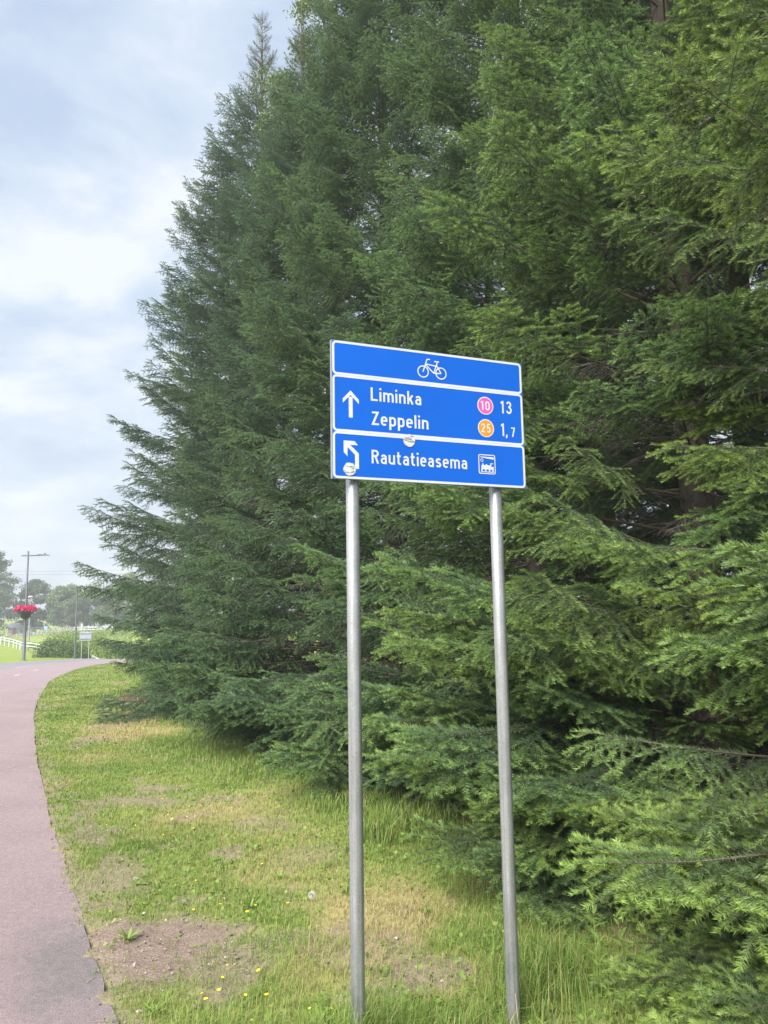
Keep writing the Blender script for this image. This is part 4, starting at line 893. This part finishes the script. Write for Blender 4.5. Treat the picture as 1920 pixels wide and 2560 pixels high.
hd = MB(); hd.add([(0.55, -0.13, hh - 0.25), (1.2, -0.10, hh - 0.25), (1.2, 0.10, hh - 0.25), (0.55, 0.13, hh - 0.25), (0.6, -0.11, hh - 0.17), (1.1, -0.06, hh - 0.20), (1.1, 0.06, hh - 0.20), (0.6, 0.11, hh - 0.17)], [(0, 3, 2, 1), (4, 5, 6, 7), (0, 1, 5, 4), (1, 2, 6, 5), (2, 3, 7, 6), (3, 0, 4, 7)]); hd.box((0.9, -0.02, hh - 0.19), (0.97, 0.02, hh - 0.12))
hd = hd.build("lamp_head", m_pole, lamp); MB().box((0.65, -0.09, hh - 0.262), (1.12, 0.09, hh - 0.2502)).build("lens", m_lens, hd)
fb = empty("flower_basket", (lx, ly, 1.60)); tag(fb, "black flower basket of crimson blossoms fixed around the dark lamp post", "flower basket")
MB().lathe([(0.107, -0.06), (0.16, 0.0), (0.25, 0.03), (0.27, 0.22), (0.36, 0.24), (0.43, 0.40), (0.41, 0.42), (0.107, 0.38)], 20).build("bowl", m_black, fb, True)
rsf = np.random.RandomState(4); m_crim = leafy("crimson_petal", leafcol((0.52, 0.012, 0.085), (0.80, 0.06, 0.22)), 0.6, 0.25, 0.2)
def ring_cloud(n, r0, r1, z0, z1, size, sag):
    a = rsf.uniform(0, 6.283, n); r = r0 + (r1 - r0) * rsf.rand(n); z = z0 + (z1 - z0) * rsf.rand(n) - sag * np.clip((r - 0.33) / 0.25, 0, 1) ** 2 + 0.06 * np.sin(3 * a + 1)
    return leaf_cloud(np.stack([r * np.cos(a), r * np.sin(a), z], 1), size, rsf, None, 0, 0.9)
v, t, a_ = ring_cloud(700, 0.11, 0.34, 0.42, 0.52, 0.09, 0.0); link("foliage", tri_mesh("foliage", v, t, [m_weed], None, {'tint': a_}), fb)
v, t, a_ = ring_cloud(1500, 0.16, 0.55, 0.46, 0.62, 0.095, 0.10); link("blossom", tri_mesh("blossom", v, t, [m_crim], None, {'tint': a_}), fb)
# park light, grey pole, back of a road sign
px, py = -27.87, 60.0; pz = G1(px, py); pl = empty("park_light", (px, py, pz)); tag(pl, "pale mushroom topped park light standing beyond the white rail", "park light")
h2 = 3.2 - pz; MB().lathe([(0.06, -0.2), (0.06, 0.4), (0.045, h2 - 0.1), (0.04, h2 - 0.02)], 10).build("pole", m_lgrey, pl, True)
MB().lathe([(0.04, h2 - 0.05), (0.10, h2 - 0.03), (0.17, h2 - 0.02), (0.175, h2 + 0.03), (0.12, h2 + 0.09), (0.01, h2 + 0.11)], 16).build("lamp_head", m_rail, pl, True)
px, py = -17.76, 44.0; pz = G1(px, py); gp = empty("lamp_post", (px, py, pz)); tag(gp, "slim grey green lamp post beside the shrub at the path bend", "lamp post"); m_gg = plain("grey_green_pole", (0.12, 0.145, 0.14), 0.5, 0.2)
MB().lathe([(0.055, -0.2), (0.055, 1.2), (0.035, 4.0), (0.03, 4.05)], 10).build("pole", m_gg, gp, True); MB().box((-0.08, -0.35, 4.02), (0.08, 0.1, 4.12)).build("lamp_head", m_gg, gp)
px, py = -17.19, 44.0; bs = empty("road_sign", (px, py, G1(px, py))); tag(bs, "back of a plain grey road sign on two thin pale posts", "road sign"); bz = -G1(px, py)
MB().box((-0.34, -0.012, bz + 0.27), (0.34, 0.012, bz + 0.77)).build("board", plain("sign_back", (0.30, 0.33, 0.39), 0.5, 0.3), bs)
for q in (bz + 0.36, bz + 0.66): MB().box((-0.32, -0.035, q - 0.015), (0.32, -0.0125, q + 0.015)).build("stiffener", m_gg, bs)
for q in (-0.22, 0.2): MB().tube([(q, 0.036, -0.2), (q, 0.036, bz + 0.75)], 0.022, 8).build("post", plain("pale_post", (0.36, 0.40, 0.35), 0.5, 0.2), bs)
# white rails
def guard_rail(pts, hts, label):
    o = empty("guard_rail", (pts[0][0], pts[0][1], G1(*pts[0]))); tag(o, label, "guard rail"); o0 = Vector(o.location); P = []
    for (x, y), h in zip(pts, hts): P.append(Vector((x, y, h)) - o0)
    for dz, w in ((0.0, 0.07), (-0.22, 0.07)):
        mb = MB(); v = []
        for p in P: v += [p + Vector((0, 0.03, dz - w)), p + Vector((0, -0.03, dz - w)), p + Vector((0, -0.03, dz)), p + Vector((0, 0.03, dz))]
        f = []
        for k in range(len(P) - 1):
            for j in range(4): f.append((4 * k + j, 4 * k + (j + 1) % 4, 4 * k + 4 + (j + 1) % 4, 4 * k + 4 + j))
        mb.add(v, f).build("rail_beam", m_rail, o)
    for k in range(len(P) - 1):
        n = max(1, int((P[k + 1] - P[k]).length / 2.5))
        for j in range(n):
            p = P[k].lerp(P[k + 1], (j + 0.2) / n); g = G1(p.x + o0.x, p.y + o0.y) - o0.z; MB().box((p.x - 0.04, p.y + 0.03, g - 0.2), (p.x + 0.04, p.y + 0.09, p.z - 0.01)).build("post", m_rail, o)
guard_rail([(-42.5, 82), (-38.15, 76), (-33.0, 68), (-28.3, 60), (-26.0, 57), (-24.0, 54), (-21.5, 51.5)], [-0.16, -0.22, -0.25, -0.28, -0.27, -0.30, -0.75], "long white two beam guard rail edging the bright lawn")
guard_rail([(-19.4, 49.5), (-17.66, 46), (-16.2, 43.6), (-14.0, 42.5)], [-0.62, -0.60, -0.74, -0.80], "short white guard rail sloping down beside the grey road sign")
# shrubs and rank growth
m_shrub = leafy("shrub_leaf", leafcol((0.050, 0.095, 0.035), (0.14, 0.21, 0.065)), 0.55, 0.3, 0.25)
def shrub(name, parts, n, size, label, mat, cat="shrub", stem=True, group=None):
    rsx = np.random.RandomState(int(abs(parts[0][0]) * 100)); x0, y0 = parts[0][:2]; g = G1(x0, y0); o = empty(name, (x0, y0, g)); tag(o, label, cat, group); Q = []
    for (x, y, rx, ry, h) in parts:
        m = int(n * rx * ry * h / sum(p[2] * p[3] * p[4] for p in parts)); d = norm(rsx.normal(0, 1, (m, 3))); d[:, 2] = np.abs(d[:, 2]); r = rsx.rand(m, 1) ** 0.3
        lump = 0.8 + 0.35 * vnoise(d[:, 0] * 3 + x, d[:, 1] * 3 + d[:, 2] * 2, 1.0)[:, None]
        Q.append(d * r * lump * np.array([rx, ry, h]) + np.array([x - x0, y - y0, G1(x, y) - g]))
    v, t, a = leaf_cloud(np.concatenate(Q), size, rsx); link("foliage", tri_mesh("foliage", v, t, [mat], None, {'tint': a}), o)
    if stem:
        mb = MB()
        for (x, y, rx, ry, h) in parts:
            for k in range(4): a = k * 1.7; mb.tube([(x - x0, y - y0, G1(x, y) - g - 0.1), (x - x0 + 0.5 * rx * math.cos(a), y - y0 + 0.5 * ry * math.sin(a), G1(x, y) - g + h * 0.8)], [0.03, 0.01], 5)
        mb.build("stems", m_twig, o)
    return o
shrub("shrub", [(-20.6, 47.6, 1.2, 0.9, 1.15), (-19.4, 46.9, 1.0, 0.9, 1.0), (-18.5, 46.0, 0.8, 0.8, 0.85), (-17.9, 45.4, 0.55, 0.6, 0.6)], 9000, 0.085, "dense dark green shrub where the lawn meets the path", m_shrub)
m_pale = leafy("pale_willow_leaf", leafcol((0.12, 0.20, 0.045), (0.26, 0.34, 0.085)), 0.55, 0.3, 0.25)
shrub("willow_bush", [(-23.0, 55.5, 2.0, 1.6, 1.9), (-20.5, 53.0, 1.9, 1.5, 1.9), (-18.3, 50.5, 1.6, 1.3, 1.5)], 10000, 0.11, "pale feathery green bush behind the dark shrub", m_pale)
shrub("hillside_bush", [(-17.0, 52.0, 1.8, 1.5, 1.5), (-14.5, 50.0, 2.0, 1.5, 1.6), (-12.0, 48.5, 1.8, 1.4, 1.5)], 7000, 0.11, "mid green bush behind the short sloping rail", m_shrub)
m_cream = leafy("cream_blossom", leafcol((0.30, 0.34, 0.20), (0.66, 0.65, 0.55)), 0.7, 0.2, 0.1)
shrub("flowering_hedge", [(-64.5 + 2.0 * k, 131.0, 1.3, 0.8, 0.85 + 0.12 * (k % 3)) for k in range(8)], 5000, 0.2, "low cream flecked hedge in front of the wire fence", m_cream, "hedge")
rg_ = np.random.RandomState(17); n = 42000; x = rg_.uniform(-62, -8, n); y = rg_.uniform(47, 128, n); d = (x - LA[0]) * LN[0] + (y - LA[1]) * LN[1]; k = (d > 1.5) & (x / y < -0.33); x, y = x[k], y[k]; n = len(x)
v, t, a = blades(np.stack([x, y, gz(x, y) - 0.02], 1), rg_.uniform(0.15, 0.6, n) * (0.5 + fbm(x, y, 0.2, 3)), np.full(n, 0.09), rg_.uniform(0.1, 0.6, n), np.clip(0.35 + 0.5 * sstep(95, 126, y) * rg_.rand(n) + (fbm(x, y, 0.12, 3, 3) - 0.5) * 0.7 + rg_.normal(0, 0.08, n), 0, 1), rg_)
kind(link("meadow_grass", tri_mesh("meadow_grass", v, t, [m_grass], None, {'tint': a})), 'stuff', "tall rough meadow grass on the slope below the houses")
# houses, fence, far trees
m_wallw = plain("pale_render", (0.52, 0.54, 0.58), 0.8, 0, 0.05, 2); m_roofg = plain("grey_roof", (0.20, 0.215, 0.25), 0.7, 0, 0.12, 2); m_roofw = plain("pale_metal_roof", (0.50, 0.54, 0.60), 0.45, 0.3, 0.08, 2)
m_redw = plain("red_brown_wood", (0.26, 0.075, 0.055), 0.8, 0, 0.15, 3); m_pane = plain("dark_window_glass", (0.05, 0.06, 0.075), 0.15, 0, 0.1, 1, 0.6)
def house(loc, w, dpt, h, rise, wall, roof, name, label, wins, door=None, over=0.35):
    x, y = loc; o = empty(name, (x, y, G1(x, y))); tag(o, label, "house"); MB().box((-w / 2, 0, -0.4), (w / 2, dpt, h)).build("wall", wall, o)
    mb = MB(); a, b_ = w / 2 + over, dpt + over
    mb.add([(-a, -over, h), (a, -over, h), (a, b_, h), (-a, b_, h), (-a, dpt / 2, h + rise), (a, dpt / 2, h + rise), (-a, -over, h - 0.12), (a, -over, h - 0.12)], [(0, 1, 5, 4), (2, 3, 4, 5), (0, 4, 3), (1, 2, 5), (0, 6, 7, 1), (0, 3, 2, 1)]); mb.build("roof", roof, o)
    for (wx, wz, ww, wh) in wins:
        f = MB().box((wx - ww / 2 - 0.07, -0.05, wz - 0.07), (wx + ww / 2 + 0.07, -0.002, wz + wh + 0.07)).build("window", m_rail, o); MB().box((wx - ww / 2, -0.06, wz), (wx + ww / 2, -0.052, wz + wh)).build("pane", m_pane, f)
    if door: wx, ww, wh = door; MB().box((wx - ww / 2, -0.06, -0.1), (wx + ww / 2, -0.002, wh)).build("door", m_redw, o)
house((-66.3, 138), 3.3, 4, 1.9, 0.75, m_wallw, m_roofw, "garden_house", "small pale garden house with a red brown door and white roof", [(0.95, 0.75, 0.6, 0.7)], (-0.35, 0.75, 1.75))
house((-60.2, 150), 6.5, 6, 2.2, 1.2, m_redw, m_roofg, "red_house", "low red brown house half hidden behind the far trees", [(-1.8, 0.9, 0.9, 0.9), (0.2, 0.9, 0.9, 0.9), (2.0, 0.9, 0.9, 0.9)])
house((-56.0, 145), 8.5, 7, 2.4, 1.9, m_wallw, m_roofg, "grey_house", "pale house with a wide grey roof among the far trees", [(-2.8, 0.9, 1.0, 1.0), (-0.6, 0.9, 1.0, 1.0), (2.4, 0.9, 1.0, 1.0)])
fz = G1(-60, 134); fn = empty("wire_fence", (-71, 134, fz)); tag(fn, "grey wire mesh fence running along the top of the slope", "fence"); m_wire = plain("fence_wire", (0.32, 0.36, 0.40), 0.5, 0.4)
for k in range(11):
    MB().box((k * 2.2 - 0.04, -0.04, -0.2), (k * 2.2 + 0.04, 0.04, 1.35)).build("post", m_wire, fn)
    if k < 10:
        mb = MB()
        for j in range(1, 14): mb.box((k * 2.2 + j * 0.157 - 0.008, -0.008, 0.05), (k * 2.2 + j * 0.157 + 0.008, 0.008, 1.3))
        for q in (0.06, 0.48, 0.9, 1.28): mb.box((k * 2.2 + 0.04, 0.009, q - 0.02), (k * 2.2 + 2.16, 0.025, q + 0.02))
        mb.build("mesh_panel", m_wire, fn)
bsg = empty("blue_sign", (-58.7, 132.6, G1(-58.7, 132.6))); tag(bsg, "small pale blue sign on a post by the wire fence", "sign"); MB().tube([(0, 0, -0.2), (0, 0, 1.35)], 0.04, 6).build("post", m_lgrey, bsg); MB().box((-0.3, -0.07, 0.85), (0.3, -0.045, 1.45)).build("board", plain("faded_blue", (0.22, 0.38, 0.60)), bsg)
for k, (x, lb) in enumerate(((-51.6, "left white bollard post beside the far white barrier"), (-50.9, "white bollard post touching the far white barrier"))):
    bo = MB().lathe([(0.16, -0.2), (0.16, 1.3), (0.10, 1.4), (0.005, 1.42)], 10).build("bollard", m_rail, None, True); bo.location = (x, 128 + k * 0.6, G1(x, 128)); tag(bo, lb, "bollard")
bar = empty("road_barrier", (-49.5, 129.5, G1(-49.5, 129.5))); tag(bar, "white two beam road barrier at the foot of the far trees", "barrier")
for q in (0.35, 0.75): MB().box((-3, -0.05, q), (3.5, 0.05, q + 0.12)).build("barrier_beam", m_rail, bar)
for q in (-2.8, -0.7, 1.4, 3.3): MB().box((q - 0.06, 0.0505, -0.2), (q + 0.06, 0.15, 1.05)).build("post", m_rail, bar)
m_far1 = leafy("far_leaf_dark", leafcol((0.075, 0.115, 0.065), (0.15, 0.205, 0.105)), 0.6, 0.3, 0.2); m_far2 = leafy("far_leaf_mid", leafcol((0.10, 0.165, 0.070), (0.22, 0.30, 0.11)), 0.6, 0.3, 0.2); m_far3 = leafy("far_leaf_bright", leafcol((0.13, 0.20, 0.05), (0.27, 0.34, 0.10)), 0.6, 0.3, 0.2)
m_pinebark = plain("pine_bark", (0.15, 0.095, 0.065), 0.9, 0, 0.3, 2)
def far_tree(name, x, y, H, R, seed, label, mat, base=0.25, clumps=60, n=11000, size=0.3, pine=False):
    rsx = np.random.RandomState(seed); g = G1(x, y); o = empty(name, (x, y, g)); tag(o, label, "tree", "trees behind the fence")
    tp = grow((0, 0, -0.3), (0, 0, 1), H * 0.95 + 0.3, 10, 0, 0, rsx, 0.15); MB().tube(tp, np.linspace(0.016 * H, 0.02, 11), 7).build("trunk", m_pinebark if pine else m_twig, o)
    C, lines = [], []
    for k in range(clumps):
        f = base + (1 - base) * (k + rsx.rand()) / clumps; u = (f - base) / (1 - base); r = R * (math.sin(math.pi * min(1, 0.22 + 0.74 * u)) ** 0.8) * math.sqrt(rsx.uniform(0.15, 1.0)); a = rsx.uniform(0, 6.283)
        c_ = np.array([r * math.cos(a), r * math.sin(a), f * H]); C.append((c_, R * rsx.uniform(0.16, 0.34))); p0 = np.array([np.interp(f * H * 0.9, tp[:, 2], tp[:, j]) for j in range(3)]); lines.append((np.linspace(p0, c_, 4), 0.05, 0.02))
    Q = np.concatenate([c_ + norm(rsx.normal(0, 1, (n // clumps, 3))) * (rsx.rand(n // clumps, 1) ** 0.45) * s * np.array([1.25, 1.25, 0.55 if pine else 0.8]) for c_, s in C])
    V, T = polytubes(lines, 4); LV, LT, tt = leaf_cloud(Q, size, rsx)
    link("crown", tri_mesh("crown", np.concatenate([V, LV]), np.concatenate([T, LT + len(V)]), [m_twig, mat], np.concatenate([np.zeros(len(T)), np.ones(len(LT))]), {'tint': np.concatenate([np.zeros(len(V)), tt])}), o)
far_tree("pine_tree", -68.5, 133, 14.5, 4.2, 1, "tall dark pine beyond the lamp, reaching above the roofs", m_far1, 0.12, 80, 15000, 0.30, True)
far_tree("pine_tree", -64.8, 141, 9.8, 3.6, 2, "dark pine just behind the pale garden house", m_far1, 0.1, 70, 12000, 0.30, True)
far_tree("pine_tree", -73.5, 138, 15.0, 4.5, 3, "dark pine standing clear beyond the end of the wire fence", m_far1, 0.12, 70, 12000, 0.30, True)
far_tree("birch_tree", -62.0, 152, 8.6, 3.2, 4, "mid green birch rising right behind the red brown house", m_far2, 0.2)
far_tree("birch_tree", -58.6, 139, 7.8, 3.0, 5, "slender mid green birch standing over the small blue sign", m_far2, 0.15)
far_tree("pine_tree", -56.8, 136.5, 5.6, 2.6, 6, "small dark pine in front of the grey roof", m_far1, 0.2, 34, 4500, 0.24, True)
far_tree("maple_tree", -54.6, 152, 8.2, 2.6, 7, "bright yellow green tree behind the grey roof", m_far3, 0.2)
far_tree("birch_tree", -52.0, 137, 7.8, 3.2, 8, "mid green birch over the white bollards", m_far2, 0.2)
far_tree("pine_tree", -53.6, 134, 6.2, 2.4, 9, "dark pine with a bare trunk beside the white bollards", m_far1, 0.4, 30, 4500, 0.24, True)
far_tree("birch_tree", -47.0, 140, 10.0, 3.8, 10, "broad green tree behind the white barrier", m_far2, 0.15)
far_tree("birch_tree", -41.0, 146, 11.0, 4.2, 11, "broad green tree past the end of the white barrier", m_far2, 0.15)
# overhead wires between two timber poles
wp = []
for x, lb in ((-118, "timber power pole far off along the wires"), (-8, "timber power pole hidden behind the spruce row")):
    o = empty("power_pole", (x, 170, G1(x, 170))); tag(o, lb, "power pole"); MB().tube([(0, 0, -0.5), (0, 0, 14.2)], [0.16, 0.11], 8).build("pole", m_twig, o)
    for q in (8.0, 9.8, 12.6, 13.4): MB().box((-0.06, -0.9, q), (0.06, 0.9, q + 0.1)).build("crossarm", m_twig, o)
for q, yy, lb in ((13.42, 0.6, "topmost overhead wire"), (12.62, -0.6, "overhead wire just below the topmost"), (9.82, 0.6, "third overhead wire down"), (8.02, -0.6, "lowest overhead wire")):
    z = G1(-60, 170); pts = [(-118 + 110 * t, 170 + yy, z + q + 0.11 - 3.2 * t * (1 - t)) for t in np.linspace(0, 1, 24)]
    o = MB().tube(pts, 0.022, 4).build("power_line", m_pole); tag(o, lb + " crossing the sky behind the street lamp", "wire")

# ------------------------------------------------------------------ summer haze
m_haze = bpy.data.materials.new("haze_air"); m_haze.use_nodes = True; nt = m_haze.node_tree; nt.nodes.clear()
pv = nd(nt, 'ShaderNodeVolumePrincipled', {'Color': (0.90, 0.94, 0.97, 1), 'Density': HAZE, 'Anisotropy': 0.2}); ho = nd(nt, 'ShaderNodeOutputMaterial'); nt.links.new(pv.outputs[0], ho.inputs['Volume'])
kind(MB().box((-160, -25, -3.2), (60, 200, 24.5)).build("haze", m_haze), 'stuff', "thin summer haze")
